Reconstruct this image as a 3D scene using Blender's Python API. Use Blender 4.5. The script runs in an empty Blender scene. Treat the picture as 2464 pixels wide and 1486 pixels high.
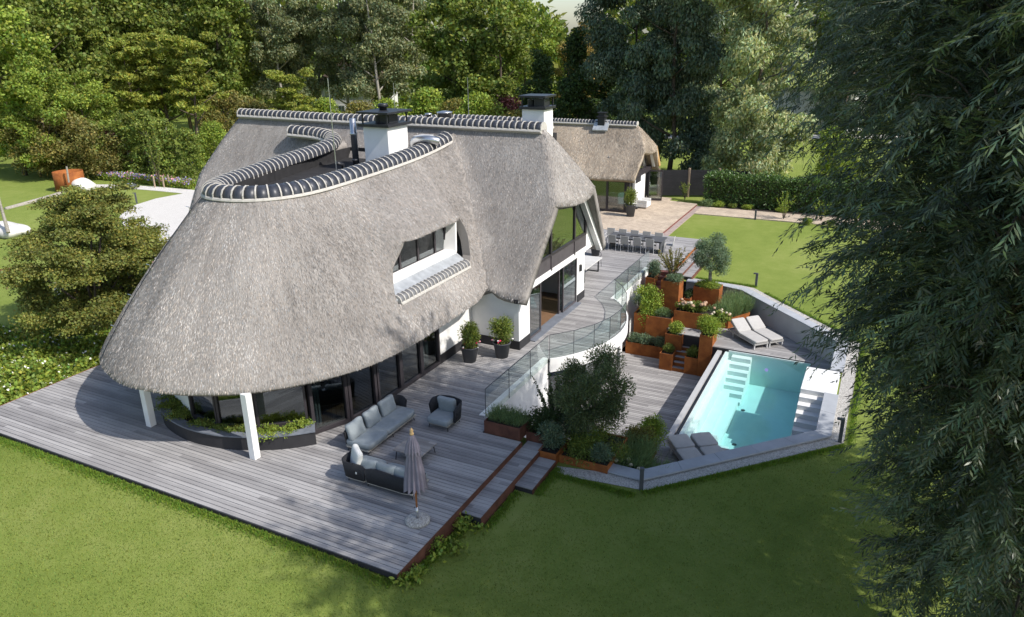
import bpy, bmesh, math, random
import numpy as np
from mathutils import Vector, Matrix
random.seed(7); RNG = np.random.default_rng(7)
scene = bpy.context.scene
C = scene.collection
R = math.radians

# ---------------------------------------------------------------- camera, sky, sun, exposure
CAM_H = 11.5; PITCH = R(20.16); ROLL = R(-0.85); AZ = R(26.85); FPX = 1775.0; CXP = 1232.0; CYP = 743.0
def _loc(a):   # camera-aligned axes -> house axes (x along the boards, y along the facade)
    return Vector((a[0]*math.cos(AZ) - a[1]*math.sin(AZ), a[0]*math.sin(AZ) + a[1]*math.cos(AZ), a[2]))
_c, _s = math.cos(PITCH), math.sin(PITCH)
_r0 = Vector((1,0,0)); _u0 = Vector((0,_s,_c))
FWD = _loc(Vector((0,_c,-_s)))
RGT = _loc(_r0*math.cos(ROLL) + _u0*math.sin(ROLL))
UPV = _loc(-_r0*math.sin(ROLL) + _u0*math.cos(ROLL))
cam = bpy.data.cameras.new('camera'); cam.sensor_width = 36.0; cam.lens = 36.0*FPX/2464.0; cam.clip_end = 2000; cam.clip_start = 0.2
camo = bpy.data.objects.new('camera', cam); C.objects.link(camo)
camo.matrix_world = Matrix(((RGT.x,UPV.x,-FWD.x,0),(RGT.y,UPV.y,-FWD.y,0),(RGT.z,UPV.z,-FWD.z,CAM_H),(0,0,0,1)))
scene.camera = camo
def pray(x, y): return FWD + RGT*((x-CXP)/FPX) - UPV*((y-CYP)/FPX)
def at(x, y, z):                       # photo pixel (2464 wide) -> point at height z
    r = pray(x, y); t = (z-CAM_H)/r.z
    return Vector((r.x*t, r.y*t, z))
def along(x, dist, z=-0.12):           # point below photo column x at a ground distance
    r = pray(x, 91); h = math.hypot(r.x, r.y)
    return Vector((r.x/h*dist, r.y/h*dist, z))

SUN_DIR = Vector((1.0, -0.07, 1.0)).normalized()      # towards the sun
world = bpy.data.worlds.new('World'); scene.world = world; world.use_nodes = True
wn = world.node_tree.nodes; wl = world.node_tree.links; wn.clear()
sky = wn.new('ShaderNodeTexSky'); sky.sky_type = 'NISHITA'; sky.sun_disc = False
sky.sun_elevation = math.asin(SUN_DIR.z); sky.sun_rotation = math.atan2(SUN_DIR.x, SUN_DIR.y)
sky.air_density = 1.0; sky.dust_density = 1.5
bg = wn.new('ShaderNodeBackground'); bg.inputs[1].default_value = 0.15
wo = wn.new('ShaderNodeOutputWorld'); wl.new(sky.outputs[0], bg.inputs[0]); wl.new(bg.outputs[0], wo.inputs[0])
sl = bpy.data.lights.new('sun', 'SUN'); sl.energy = 4.0; sl.angle = R(0.6); sl.color = (1.0, 0.955, 0.89)
so = bpy.data.objects.new('sun', sl); C.objects.link(so); so.location = (20, 10, 40)
so.rotation_euler = SUN_DIR.to_track_quat('Z', 'Y').to_euler()
vs = scene.view_settings; vs.view_transform = 'Standard'; vs.look = 'None'; vs.exposure = 0.42; vs.gamma = 1.0; vs.use_curve_mapping = False
scene.cycles.max_bounces = 7; scene.cycles.transparent_max_bounces = 16; scene.cycles.diffuse_bounces = 3
scene.cycles.glossy_bounces = 3; scene.cycles.transmission_bounces = 6; scene.cycles.caustics_reflective = False; scene.cycles.caustics_refractive = False

# ---------------------------------------------------------------- materials
class NT:
    def __init__(s, name):
        s.m = bpy.data.materials.new(name); s.m.use_nodes = True
        s.t = s.m.node_tree; s.n = s.t.nodes; s.l = s.t.links; s.n.clear()
        s.out = s.n.new('ShaderNodeOutputMaterial')
    def new(s, typ, **k):
        n = s.n.new(typ)
        for a, v in k.items(): setattr(n, a, v)
        return n
    def link(s, a, b): s.l.new(a, b)
    def val(s, sock, v):
        if hasattr(v, 'is_linked') or isinstance(v, bpy.types.NodeSocket): s.l.new(v, sock)
        else: sock.default_value = v
    def bsdf(s, color, rough=0.7, metal=0.0, spec=0.4, normal=None):
        b = s.new('ShaderNodeBsdfPrincipled')
        s.val(b.inputs['Base Color'], color if not isinstance(color, tuple) else (*color[:3], 1.0))
        s.val(b.inputs['Roughness'], rough); b.inputs['Metallic'].default_value = metal
        b.inputs['Specular IOR Level'].default_value = spec
        if normal is not None: s.link(normal, b.inputs['Normal'])
        return b
    def coord(s, kind='Object', scale=(1,1,1)):
        if kind == 'Position':
            g = s.new('ShaderNodeNewGeometry'); o = g.outputs['Position']
        else:
            g = s.new('ShaderNodeTexCoord'); o = g.outputs[kind]
        mp = s.new('ShaderNodeMapping'); mp.inputs['Scale'].default_value = scale
        s.link(o, mp.inputs['Vector']); return mp.outputs[0]
    def noise(s, vec, scale, detail=4, rough=0.6):
        n = s.new('ShaderNodeTexNoise'); n.inputs['Scale'].default_value = scale
        n.inputs['Detail'].default_value = detail; n.inputs['Roughness'].default_value = rough
        s.link(vec, n.inputs['Vector']); return n.outputs['Fac']
    def ramp(s, fac, stops):
        r = s.new('ShaderNodeValToRGB'); e = r.color_ramp.elements
        while len(e) < len(stops): e.new(0.5)
        for i, (p, c) in enumerate(stops): e[i].position = p; e[i].color = (*c[:3], 1.0)
        s.link(fac, r.inputs[0]); return r.outputs[0]
    def mix(s, fac, a, b, mode='MIX'):
        m = s.new('ShaderNodeMix', data_type='RGBA', blend_type=mode)
        s.val(m.inputs[0], fac)
        for sk, v in ((m.inputs[6], a), (m.inputs[7], b)):
            s.val(sk, v if not isinstance(v, tuple) else (*v[:3], 1.0))
        return m.outputs[2]
    def math(s, op, a, b=0.0):
        m = s.new('ShaderNodeMath', operation=op); s.val(m.inputs[0], a); s.val(m.inputs[1], b); return m.outputs[0]
    def bump(s, h, strength=0.3, dist=0.02):
        b = s.new('ShaderNodeBump'); b.inputs['Strength'].default_value = strength; b.inputs['Distance'].default_value = dist
        s.link(h, b.inputs['Height']); return b.outputs[0]
    def done(s, shader): s.link(shader.outputs[0], s.out.inputs[0]); return s.m

M = {}
def plain(name, color, rough=0.6, metal=0.0, spec=0.4, var=0.12, scale=3.0, bump=0.0, bscale=60):
    t = NT(name); v = t.coord('Position')
    n = t.noise(v, scale, 5)
    dark = tuple(c*(1-var*1.6) for c in color); lite = tuple(min(1, c*(1+var)) for c in color)
    col = t.ramp(n, [(0.3, dark), (0.7, lite)])
    nrm = t.bump(t.noise(v, bscale, 3), bump, 0.01) if bump else None
    M[name] = t.done(t.bsdf(col, rough, metal, spec, nrm)); return M[name]
plain('white_stucco', (0.80,0.79,0.77), 0.85, var=0.055, scale=0.9, bump=0.15, bscale=90)
plain('plinth', (0.028,0.027,0.03), 0.7)
plain('frame_dark', (0.040,0.034,0.038), 0.45)
plain('frame_grey', (0.085,0.075,0.08), 0.5)
plain('tile', (0.038,0.041,0.052), 0.42, spec=0.5, var=0.2, scale=6)
plain('mortar', (0.47,0.445,0.405), 0.9, var=0.1, scale=8, bump=0.3, bscale=40)
plain('lead', (0.42,0.44,0.46), 0.5, metal=0.3, var=0.15)
plain('roof_felt', (0.022,0.021,0.022), 0.9, var=0.25)
plain('black_metal', (0.022,0.023,0.027), 0.4, var=0.15)
plain('steel', (0.55,0.56,0.58), 0.3, metal=0.9, var=0.12, scale=5)
plain('anthracite', (0.075,0.08,0.09), 0.55, var=0.1)
plain('pot_grey', (0.070,0.074,0.082), 0.6, var=0.1)
plain('soil', (0.035,0.026,0.02), 0.95, var=0.3, scale=9, bump=0.5, bscale=30)
plain('bluestone', (0.155,0.17,0.20), 0.7, var=0.14, scale=2.5, bump=0.1)
plain('coping_stone', (0.36,0.375,0.40), 0.75, var=0.08, scale=2); plain('tile_grey', (0.17,0.17,0.175), 0.5, var=0.2, scale=8)
plain('pale_stone', (0.68,0.68,0.67), 0.75, var=0.06, scale=2)
plain('wall_grey', (0.42,0.42,0.42), 0.85, var=0.05, scale=1.5)
plain('cushion', (0.255,0.285,0.30), 0.95, spec=0.15, var=0.08, scale=6, bump=0.2, bscale=150)
plain('cushion_pale', (0.62,0.62,0.60), 0.95, spec=0.15, var=0.06, scale=6, bump=0.2, bscale=150)
plain('lounger_fabric', (0.42,0.405,0.385), 0.9, spec=0.2, var=0.05, scale=5, bump=0.2, bscale=140)
plain('lounger_frame', (0.36,0.35,0.335), 0.6, var=0.06)
plain('chair_mesh', (0.40,0.385,0.36), 0.8, var=0.06)
plain('pale_metal', (0.55,0.55,0.55), 0.4, var=0.05)
plain('rope_dark', (0.020,0.021,0.025), 0.8, var=0.2, scale=20, bump=0.5, bscale=70)
plain('frame_trim', (0.42,0.39,0.34), 0.6)
plain('umbrella_cloth', (0.27,0.245,0.305), 0.9, spec=0.15, var=0.08, scale=5)
plain('teak', (0.42,0.155,0.045), 0.5, var=0.2, scale=12)
plain('teak_pale', (0.55,0.36,0.18), 0.6)
plain('table_dark', (0.085,0.088,0.095), 0.6, var=0.1)
plain('concrete', (0.52,0.51,0.49), 0.8, var=0.07)
plain('teal_fabric', (0.13,0.24,0.25), 0.9, var=0.1)
plain('white_fabric', (0.72,0.71,0.69), 0.9, var=0.04)
plain('bark', (0.11,0.085,0.065), 0.95, var=0.35, scale=7, bump=0.8, bscale=18)
plain('bark_pale', (0.34,0.31,0.27), 0.9, var=0.2, scale=9, bump=0.6, bscale=20)
plain('olive_bark', (0.30,0.28,0.23), 0.95, var=0.3, scale=9, bump=0.8, bscale=22)
plain('interior_floor', (0.20,0.12,0.07), 0.4)
plain('interior_wall', (0.30,0.29,0.28), 0.9)
plain('curtain', (0.22,0.24,0.24), 0.95)
plain('fence_black', (0.017,0.017,0.02), 0.75, var=0.2)
plain('post_concrete', (0.36,0.27,0.20), 0.9, var=0.15)
plain('boulder', (0.60,0.58,0.55), 0.85, var=0.15, scale=2.0, bump=0.5, bscale=8)
plain('timber_end', (0.52,0.33,0.14), 0.8, var=0.2, scale=10)
plain('flower_white', (0.80,0.78,0.72), 0.8); plain('flower_red', (0.70,0.03,0.09), 0.7); plain('flower_pink', (0.72,0.30,0.36), 0.8)
plain('flower_cream', (0.52,0.46,0.34), 0.85); plain('flower_dry', (0.40,0.26,0.17), 0.9); plain('flower_mauve', (0.30,0.26,0.48), 0.85)
plain('house_cream', (0.62,0.62,0.60), 0.85); plain('house_roof', (0.10,0.07,0.055), 0.85)
plain('pool_shell', (0.66,0.73,0.71), 0.6, var=0.03, scale=2)
plain('step_red', (0.19,0.07,0.055), 0.75, var=0.15); plain('pink_wood', (0.36,0.28,0.25), 0.8, var=0.15, scale=4)

def corten():
    t = NT('corten'); v = t.coord('Position')
    a = t.noise(v, 2.2, 6, 0.65); b = t.noise(t.coord('Position', (9,9,1.4)), 1.0, 4)
    col = t.ramp(a, [(0.25, (0.16,0.050,0.018)), (0.5, (0.31,0.105,0.028)), (0.75, (0.44,0.165,0.045))])
    col = t.mix(t.math('MULTIPLY', b, 0.5), col, (0.16,0.05,0.02), 'MIX')
    M['corten'] = t.done(t.bsdf(col, 0.85, 0, 0.2, t.bump(t.noise(v, 70, 3), 0.2, 0.005)))
corten()
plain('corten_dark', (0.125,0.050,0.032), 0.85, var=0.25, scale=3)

def wood(name, pitch, c0, c1, axis=1):
    t = NT(name)
    g = t.new('ShaderNodeNewGeometry'); sp = t.new('ShaderNodeSeparateXYZ'); t.link(g.outputs['Position'], sp.inputs[0])
    row = t.math('FLOOR', t.math('DIVIDE', sp.outputs[axis], pitch))
    w1 = t.new('ShaderNodeTexWhiteNoise', noise_dimensions='1D'); t.link(row, w1.inputs['W'])
    seg = t.math('FLOOR', t.math('ADD', t.math('DIVIDE', sp.outputs[1-axis], 4.2), t.math('MULTIPLY', w1.outputs['Value'], 7.0)))
    w2 = t.new('ShaderNodeTexWhiteNoise', noise_dimensions='2D')
    cb = t.new('ShaderNodeCombineXYZ'); t.link(row, cb.inputs[0]); t.link(seg, cb.inputs[1]); t.link(cb.outputs[0], w2.inputs['Vector'])
    sc = (1.6, 40, 6) if axis == 1 else (40, 1.6, 6)
    grain = t.noise(t.coord('Position', sc), 1.0, 5, 0.7)
    blot = t.noise(t.coord('Position', (0.5,0.9,1)), 1.3, 4, 0.6)
    f = t.math('ADD', t.math('MULTIPLY', w2.outputs['Value'], 0.42), t.math('ADD', t.math('MULTIPLY', grain, 0.55), t.math('MULTIPLY', blot, 0.5)))
    col = t.ramp(t.math('MULTIPLY', f, 0.75), [(0.25, c0), (0.55, tuple((a+b)/2 for a, b in zip(c0, c1))), (0.8, c1)])
    M[name] = t.done(t.bsdf(col, 0.8, 0, 0.25, t.bump(grain, 0.35, 0.006)))
PITCHB = 0.145
wood('deck_wood', PITCHB, (0.165,0.157,0.158), (0.42,0.405,0.395))
wood('table_wood', 0.16, (0.21,0.19,0.175), (0.40,0.37,0.345))

def thatch(name, cols, attr_mul=1.0):
    t = NT(name); uv = t.new('ShaderNodeUVMap'); uv.uv_map = 'UVMap'
    def mp(sc):
        m = t.new('ShaderNodeMapping'); m.inputs['Scale'].default_value = sc; t.link(uv.outputs[0], m.inputs['Vector']); return m.outputs[0]
    fine = t.noise(mp((34, 6, 1)), 1.0, 5, 0.75)
    mid = t.noise(mp((3.2, 0.9, 1)), 1.0, 5, 0.65)
    big = t.noise(mp((0.35, 0.28, 1)), 1.0, 5, 0.6)
    f = t.math('ADD', t.math('MULTIPLY', fine, 0.5), t.math('ADD', t.math('MULTIPLY', mid, 0.35), t.math('MULTIPLY', big, 0.3)))
    col = t.ramp(t.math('MULTIPLY', f, 0.88), cols)
    M[name] = t.done(t.bsdf(col, 0.95, 0, 0.08, t.bump(fine, 0.7, 0.03)))
thatch('thatch', [(0.33, (0.130,0.117,0.107)), (0.5, (0.275,0.253,0.234)), (0.68, (0.41,0.385,0.36))])
thatch('thatch_tan', [(0.34, (0.18,0.145,0.11)), (0.5, (0.35,0.29,0.225)), (0.66, (0.50,0.43,0.345))])
def straw(name, c):
    t = NT(name); a = t.new('ShaderNodeAttribute'); a.attribute_name = 'tint'
    M[name] = t.done(t.bsdf(t.mix(1.0, a.outputs['Color'], c, 'MULTIPLY'), 0.95, 0, 0.08))
straw('straw', (0.322,0.297,0.275)); straw('straw_tan', (0.36,0.30,0.235))

def foliage(name, c, transl=0.38, rough=0.55, spec=0.3):
    t = NT(name); a = t.new('ShaderNodeAttribute'); a.attribute_name = 'tint'
    col = t.mix(1.0, a.outputs['Color'], c, 'MULTIPLY')
    b = t.bsdf(col, rough, 0, spec)
    tr = t.new('ShaderNodeBsdfTranslucent'); t.link(t.mix(1.0, col, (1.15,1.2,0.7), 'MULTIPLY'), tr.inputs[0])
    mx = t.new('ShaderNodeMixShader'); mx.inputs[0].default_value = transl
    t.link(b.outputs[0], mx.inputs[1]); t.link(tr.outputs[0], mx.inputs[2])
    M[name] = t.done(mx)
foliage('leaf_green', (0.175,0.220,0.046)); foliage('leaf_bright', (0.235,0.300,0.050)); foliage('leaf_dark', (0.055,0.088,0.028))
foliage('leaf_willow', (0.090,0.122,0.066), 0.3, 0.4, 0.5); foliage('leaf_willow_far', (0.34,0.375,0.20), 0.42)
foliage('leaf_darkwillow', (0.115,0.155,0.095), 0.3, 0.45, 0.4)
foliage('leaf_grey', (0.245,0.270,0.140)); foliage('leaf_brown', (0.28,0.215,0.075)); foliage('leaf_maple', (0.185,0.195,0.045))
foliage('leaf_pine', (0.255,0.285,0.052)); foliage('leaf_olive', (0.110,0.140,0.062)); foliage('leaf_sage', (0.150,0.205,0.130))
foliage('leaf_lavender', (0.165,0.235,0.105)); foliage('leaf_hedge', (0.075,0.135,0.030), 0.2, 0.4, 0.45); foliage('leaf_purple', (0.075,0.025,0.028))
foliage('leaf_lime', (0.215,0.285,0.042)); foliage('leaf_olivebrown', (0.190,0.175,0.050))
foliage('grass_long', (0.140,0.220,0.030), 0.35, 0.6, 0.2); foliage('grass_blade', (0.185,0.240,0.048), 0.35, 0.6, 0.2); foliage('twig_red', (0.17,0.075,0.05), 0.1)

def grass():
    t = NT('grass'); v = t.coord('Position')
    big = t.noise(v, 0.16, 5, 0.55); mid = t.noise(v, 1.3, 5, 0.65); fine = t.noise(v, 26, 4, 0.8)
    f = t.math('ADD', t.math('MULTIPLY', big, 0.40), t.math('ADD', t.math('MULTIPLY', mid, 0.30), t.math('MULTIPLY', fine, 0.42)))
    col = t.ramp(t.math('MULTIPLY', f, 0.9), [(0.31, (0.105,0.155,0.026)), (0.5, (0.190,0.240,0.050)), (0.68, (0.275,0.300,0.090))])
    M['grass'] = t.done(t.bsdf(col, 0.9, 0, 0.12, t.bump(fine, 0.8, 0.04)))
grass()
def gravel(name, c0, c1, c2):
    t = NT(name); v = t.coord('Position')
    vo = t.new('ShaderNodeTexVoronoi'); vo.inputs['Scale'].default_value = 42; t.link(v, vo.inputs['Vector'])
    sp = t.new('ShaderNodeSeparateColor'); t.link(vo.outputs['Color'], sp.inputs[0])
    col = t.ramp(sp.outputs[0], [(0.0, c0), (0.45, c1), (1.0, c2)])
    col = t.mix(t.math('MULTIPLY', t.noise(v, 0.8, 4), 0.35), col, c0)
    M[name] = t.done(t.bsdf(col, 0.9, 0, 0.2, t.bump(vo.outputs['Distance'], 0.9, 0.03)))
gravel('gravel', (0.30,0.28,0.25), (0.55,0.52,0.48), (0.72,0.70,0.66))
gravel('gravel_pale', (0.52,0.49,0.45), (0.70,0.67,0.63), (0.80,0.78,0.74))
def pavers():
    t = NT('pavers'); v = t.coord('Position')
    b = t.new('ShaderNodeTexBrick'); t.link(v, b.inputs['Vector']); b.inputs['Scale'].default_value = 1.0
    b.inputs['Brick Width'].default_value = 0.22; b.inputs['Row Height'].default_value = 0.105; b.inputs['Mortar Size'].default_value = 0.006
    b.inputs['Color1'].default_value = (0.62,0.52,0.41,1); b.inputs['Color2'].default_value = (0.46,0.375,0.295,1); b.inputs['Mortar'].default_value = (0.33,0.28,0.22,1); b.inputs['Bias'].default_value = -0.1
    n = t.noise(v, 0.9, 5, 0.65)
    col = t.mix(0.75, b.outputs['Color'], t.ramp(n, [(0.3, (0.62,0.60,0.60)), (0.7, (1.0,0.98,0.94))]), 'MULTIPLY')
    M['pavers'] = t.done(t.bsdf(col, 0.85, 0, 0.2, t.bump(b.outputs['Fac'], -0.4, 0.01)))
pavers()
def glass(name, tint, refl=1.0):
    t = NT(name)
    tr = t.new('ShaderNodeBsdfTransparent'); tr.inputs[0].default_value = (*tint, 1)
    gl = t.new('ShaderNodeBsdfGlossy'); gl.inputs['Roughness'].default_value = 0.015; gl.inputs[0].default_value = (0.92,0.96,0.98,1)
    lw_ = t.new('ShaderNodeLayerWeight'); lw_.inputs[0].default_value = 0.5
    fr = t.math('ADD', t.math('MULTIPLY', t.math('POWER', lw_.outputs['Facing'], 5.0), 0.96), 0.04)
    mx = t.new('ShaderNodeMixShader'); t.link(t.math('MINIMUM', t.math('MULTIPLY', fr, refl), 0.95), mx.inputs[0])
    t.link(tr.outputs[0], mx.inputs[1]); t.link(gl.outputs[0], mx.inputs[2])
    M[name] = t.done(mx)
glass('glass_clear', (0.93,0.965,0.955), 1.0); glass('glass_window', (0.55,0.60,0.60), 3.2)
def water():
    t = NT('pool_water')
    nz = t.noise(t.coord('Position'), 3.0, 2)
    nb = t.bump(nz, 0.06, 0.02)
    tr = t.new('ShaderNodeBsdfTransparent'); tr.inputs[0].default_value = (0.93,0.985,0.98,1)
    gl = t.new('ShaderNodeBsdfGlossy'); gl.inputs['Roughness'].default_value = 0.03; t.link(nb, gl.inputs['Normal'])
    lw_ = t.new('ShaderNodeLayerWeight'); lw_.inputs[0].default_value = 0.5
    fr = t.math('ADD', t.math('MULTIPLY', t.math('POWER', lw_.outputs['Facing'], 5.0), 0.97), 0.02)
    mx = t.new('ShaderNodeMixShader'); t.link(fr, mx.inputs[0]); t.link(tr.outputs[0], mx.inputs[1]); t.link(gl.outputs[0], mx.inputs[2])
    va = t.new('ShaderNodeVolumeAbsorption'); va.inputs['Color'].default_value = (0.30,0.87,0.90,1); va.inputs['Density'].default_value = 0.20
    t.link(va.outputs[0], t.out.inputs['Volume'])
    M['pool_water'] = t.done(mx)
water()
def emis(name, c, e):
    t = NT(name); b = t.new('ShaderNodeEmission'); b.inputs[0].default_value = (*c, 1); b.inputs[1].default_value = e; M[name] = t.done(b)
emis('pool_lamp', (0.55,0.45,1.0), 0.5)

# ---------------------------------------------------------------- mesh helpers
class MB:
    def __init__(s): s.v = []; s.f = []
    def add(s, vs_, fs, X=None):
        o = len(s.v)
        s.v += [tuple(X @ Vector(p)) if X is not None else tuple(p) for p in vs_]
        s.f += [tuple(i+o for i in f) for f in fs]; return s
    def box(s, x0, y0, z0, x1, y1, z1, X=None):
        v = [(x0,y0,z0),(x1,y0,z0),(x1,y1,z0),(x0,y1,z0),(x0,y0,z1),(x1,y0,z1),(x1,y1,z1),(x0,y1,z1)]
        return s.add(v, [(0,3,2,1),(4,5,6,7),(0,1,5,4),(1,2,6,5),(2,3,7,6),(3,0,4,7)], X)
    def prism(s, poly, z0, z1, X=None):
        n = len(poly)
        a = sum(poly[i][0]*poly[(i+1)%n][1]-poly[(i+1)%n][0]*poly[i][1] for i in range(n))
        if a < 0: poly = poly[::-1]
        v = [(p[0],p[1],z0) for p in poly] + [(p[0],p[1],z1) for p in poly]
        f = [tuple(range(n-1,-1,-1)), tuple(range(n,2*n))] + [(i,(i+1)%n,n+(i+1)%n,n+i) for i in range(n)]
        return s.add(v, f, X)
    def wallpoly(s, poly, x0, x1):               # polygon given in (y, z), extruded along x
        X = Matrix(((0,0,1,0),(1,0,0,0),(0,1,0,0),(0,0,0,1)))
        return s.prism(poly, x0, x1, X)
    def tube(s, pts, rad, n=8, X=None):
        pts = [Vector(p) for p in pts]
        if not hasattr(rad, '__len__'): rad = [rad]*len(pts)
        v = []; f = []; ref = None
        for i, p in enumerate(pts):
            d = (pts[min(i+1,len(pts)-1)] - pts[max(i-1,0)]).normalized()
            if ref is None: ref = d.orthogonal().normalized()
            a = (ref - d*ref.dot(d)); a = a.normalized() if a.length > 1e-5 else d.orthogonal().normalized()
            ref = a; b = d.cross(a)
            for k in range(n):
                t = 2*math.pi*k/n; v.append(tuple(p + (a*math.cos(t)+b*math.sin(t))*rad[i]))
        for i in range(len(pts)-1):
            for k in range(n): f.append((i*n+k, i*n+(k+1)%n, (i+1)*n+(k+1)%n, (i+1)*n+k))
        f.append(tuple(range(n-1,-1,-1))); f.append(tuple((len(pts)-1)*n+k for k in range(n)))
        return s.add(v, f, X)
    def lathe(s, prof, cx=0, cy=0, n=24, X=None):
        v = []; f = []
        for r, z in prof:
            for k in range(n):
                t = 2*math.pi*k/n; v.append((cx+r*math.cos(t), cy+r*math.sin(t), z))
        for i in range(len(prof)-1):
            for k in range(n): f.append((i*n+k, i*n+(k+1)%n, (i+1)*n+(k+1)%n, (i+1)*n+k))
        f.append(tuple(range(n-1,-1,-1))); f.append(tuple((len(prof)-1)*n+k for k in range(n)))
        return s.add(v, f, X)
    def pillow(s, sx, sy, sz, e1=0.35, e2=0.35, X=None, pinch=0.0, nu=28, nv=12):
        v = []; f = []
        sp = lambda a, e: math.copysign(abs(a)**e, a)
        for j in range(nv+1):
            ph = -math.pi/2 + math.pi*j/nv
            for i in range(nu):
                th = 2*math.pi*i/nu
                x = sp(math.cos(ph), e1)*sp(math.cos(th), e2); y = sp(math.cos(ph), e1)*sp(math.sin(th), e2); z = sp(math.sin(ph), e1)
                k = 1 + pinch*(min(abs(x),abs(y))**2) - pinch*0.5*(max(abs(x),abs(y))**4)*(1-min(abs(x),abs(y)))
                v.append((x*sx*k, y*sy*k, z*sz*(1-0.25*pinch*4*max(abs(x),abs(y))**6)))
        for j in range(nv):
            for i in range(nu): f.append((j*nu+i, j*nu+(i+1)%nu, (j+1)*nu+(i+1)%nu, (j+1)*nu+i))
        return s.add(v, f, X)
    def build(s, name, mat, parent=None, smooth=False, bevel=0.0, rel=False):
        off = Vector((0,0,0))
        if parent is not None and not rel:
            p = parent
            while p is not None: off += p.location; p = p.parent
        me = bpy.data.meshes.new(name)
        me.from_pydata([(a-off.x, b-off.y, c-off.z) for a, b, c in s.v], [], s.f); me.update()
        me.materials.append(M[mat] if isinstance(mat, str) else mat)
        if smooth: me.polygons.foreach_set('use_smooth', [True]*len(me.polygons))
        o = bpy.data.objects.new(name, me); C.objects.link(o)
        if parent is not None: o.parent = parent
        if bevel:
            b = o.modifiers.new('bevel', 'BEVEL'); b.width = bevel; b.segments = 2; b.limit_method = 'ANGLE'
        return o
def tag(o, label=None, cat=None, group=None, kind=None):
    if label: o['label'] = label
    if cat: o['category'] = cat
    if group: o['group'] = group
    if kind: o['kind'] = kind
    return o
def thing(name, label, cat, loc=(0,0,0), rotz=0.0, group=None):
    o = bpy.data.objects.new(name, None); C.objects.link(o); o.empty_display_size = 0.3
    o.location = loc; o.rotation_euler = (0,0,rotz)
    return tag(o, label, cat, group)
def dup(root, loc, rotz=None, label=None, scale=None, group=None):
    def cp(o, par):
        c = o.copy(); C.objects.link(c); c.parent = par
        for ch in list(o.children): cp(ch, c)
        return c
    r = cp(root, None); r.location = loc
    if rotz is not None: r.rotation_euler = (0,0,rotz)
    if scale is not None: r.scale = scale if hasattr(scale, '__len__') else (scale,)*3
    if label: r['label'] = label
    if group: r['group'] = group
    return r
def T(x, y, z): return Matrix.Translation((x,y,z))
def RZ(a): return Matrix.Rotation(a, 4, 'Z')
def RX(a): return Matrix.Rotation(a, 4, 'X')
def RY(a): return Matrix.Rotation(a, 4, 'Y')
def spline(pts, n):                                  # Catmull-Rom resample, n per span
    P = [Vector(p) for p in pts]; out = []
    for i in range(len(P)-1):
        a, b, c, d = P[max(i-1,0)], P[i], P[i+1], P[min(i+2,len(P)-1)]
        for k in range(n):
            t = k/n
            out.append(0.5*((2*b)+(c-a)*t+(2*a-5*b+4*c-d)*t*t+(3*b-a-3*c+d)*t**3))
    out.append(P[-1]); return out
def resample(pts, step):
    P = [Vector(p) for p in pts]; L = [0]
    for a, b in zip(P, P[1:]): L.append(L[-1]+(b-a).length)
    n = max(2, int(round(L[-1]/step))); out = []; j = 0
    for k in range(n+1):
        d = L[-1]*k/n
        while j < len(L)-2 and L[j+1] < d: j += 1
        t = (d-L[j])/max(L[j+1]-L[j], 1e-9); out.append(P[j].lerp(P[j+1], min(1, t)))
    return out
def np_mesh(name, V, quads, mat, tint=None, parent=None, uv=None, smooth=False):
    me = bpy.data.meshes.new(name); nq = len(quads)
    me.vertices.add(len(V)); me.vertices.foreach_set('co', np.asarray(V, np.float32).ravel())
    k = quads.shape[1]
    me.loops.add(nq*k); me.loops.foreach_set('vertex_index', quads.astype(np.int32).ravel())
    me.polygons.add(nq); me.polygons.foreach_set('loop_start', np.arange(0, nq*k, k, dtype=np.int32))
    me.polygons.foreach_set('loop_total', np.full(nq, k, np.int32))
    if smooth: me.polygons.foreach_set('use_smooth', np.ones(nq, bool))
    me.update(calc_edges=True)
    if tint is not None:
        a = me.color_attributes.new('tint', 'FLOAT_COLOR', 'POINT')
        a.data.foreach_set('color', np.asarray(tint, np.float32).ravel())
    if uv is not None:
        l = me.uv_layers.new(name='UVMap'); l.data.foreach_set('uv', np.asarray(uv, np.float32)[quads.ravel()].ravel())
    me.materials.append(M[mat] if isinstance(mat, str) else mat)
    o = bpy.data.objects.new(name, me); C.objects.link(o)
    if parent is not None: o.parent = parent
    return o
def unit(a): return a/np.maximum(np.linalg.norm(a, axis=-1, keepdims=True), 1e-9)
def leaf_arrays(P, A, N, ln, w, tint):               # diamond leaves: base P, axis A, normal N
    n = len(P); A = unit(A); S = unit(np.cross(N, A)); ln = np.broadcast_to(np.asarray(ln, float), (n,))[:,None]; w = np.broadcast_to(np.asarray(w, float), (n,))[:,None]
    mid = P + A*ln*0.45
    V = np.stack([P, mid+S*w*0.5, P+A*ln, mid-S*w*0.5], 1).reshape(-1,3)
    Q = np.arange(4*n).reshape(n,4)
    tc = np.concatenate([tint, np.ones((n,1))], 1); tc = np.repeat(tc, 4, 0)
    return V, Q, tc
def rtint(n, lo=0.55, hi=1.5, hue=0.16, rng=RNG):
    b = rng.uniform(lo, hi, n)**1.0; h = rng.normal(0, hue, n)
    return np.clip(np.stack([b*(1+h), b, b*(1-0.6*h)], 1), 0.05, 4)

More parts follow.
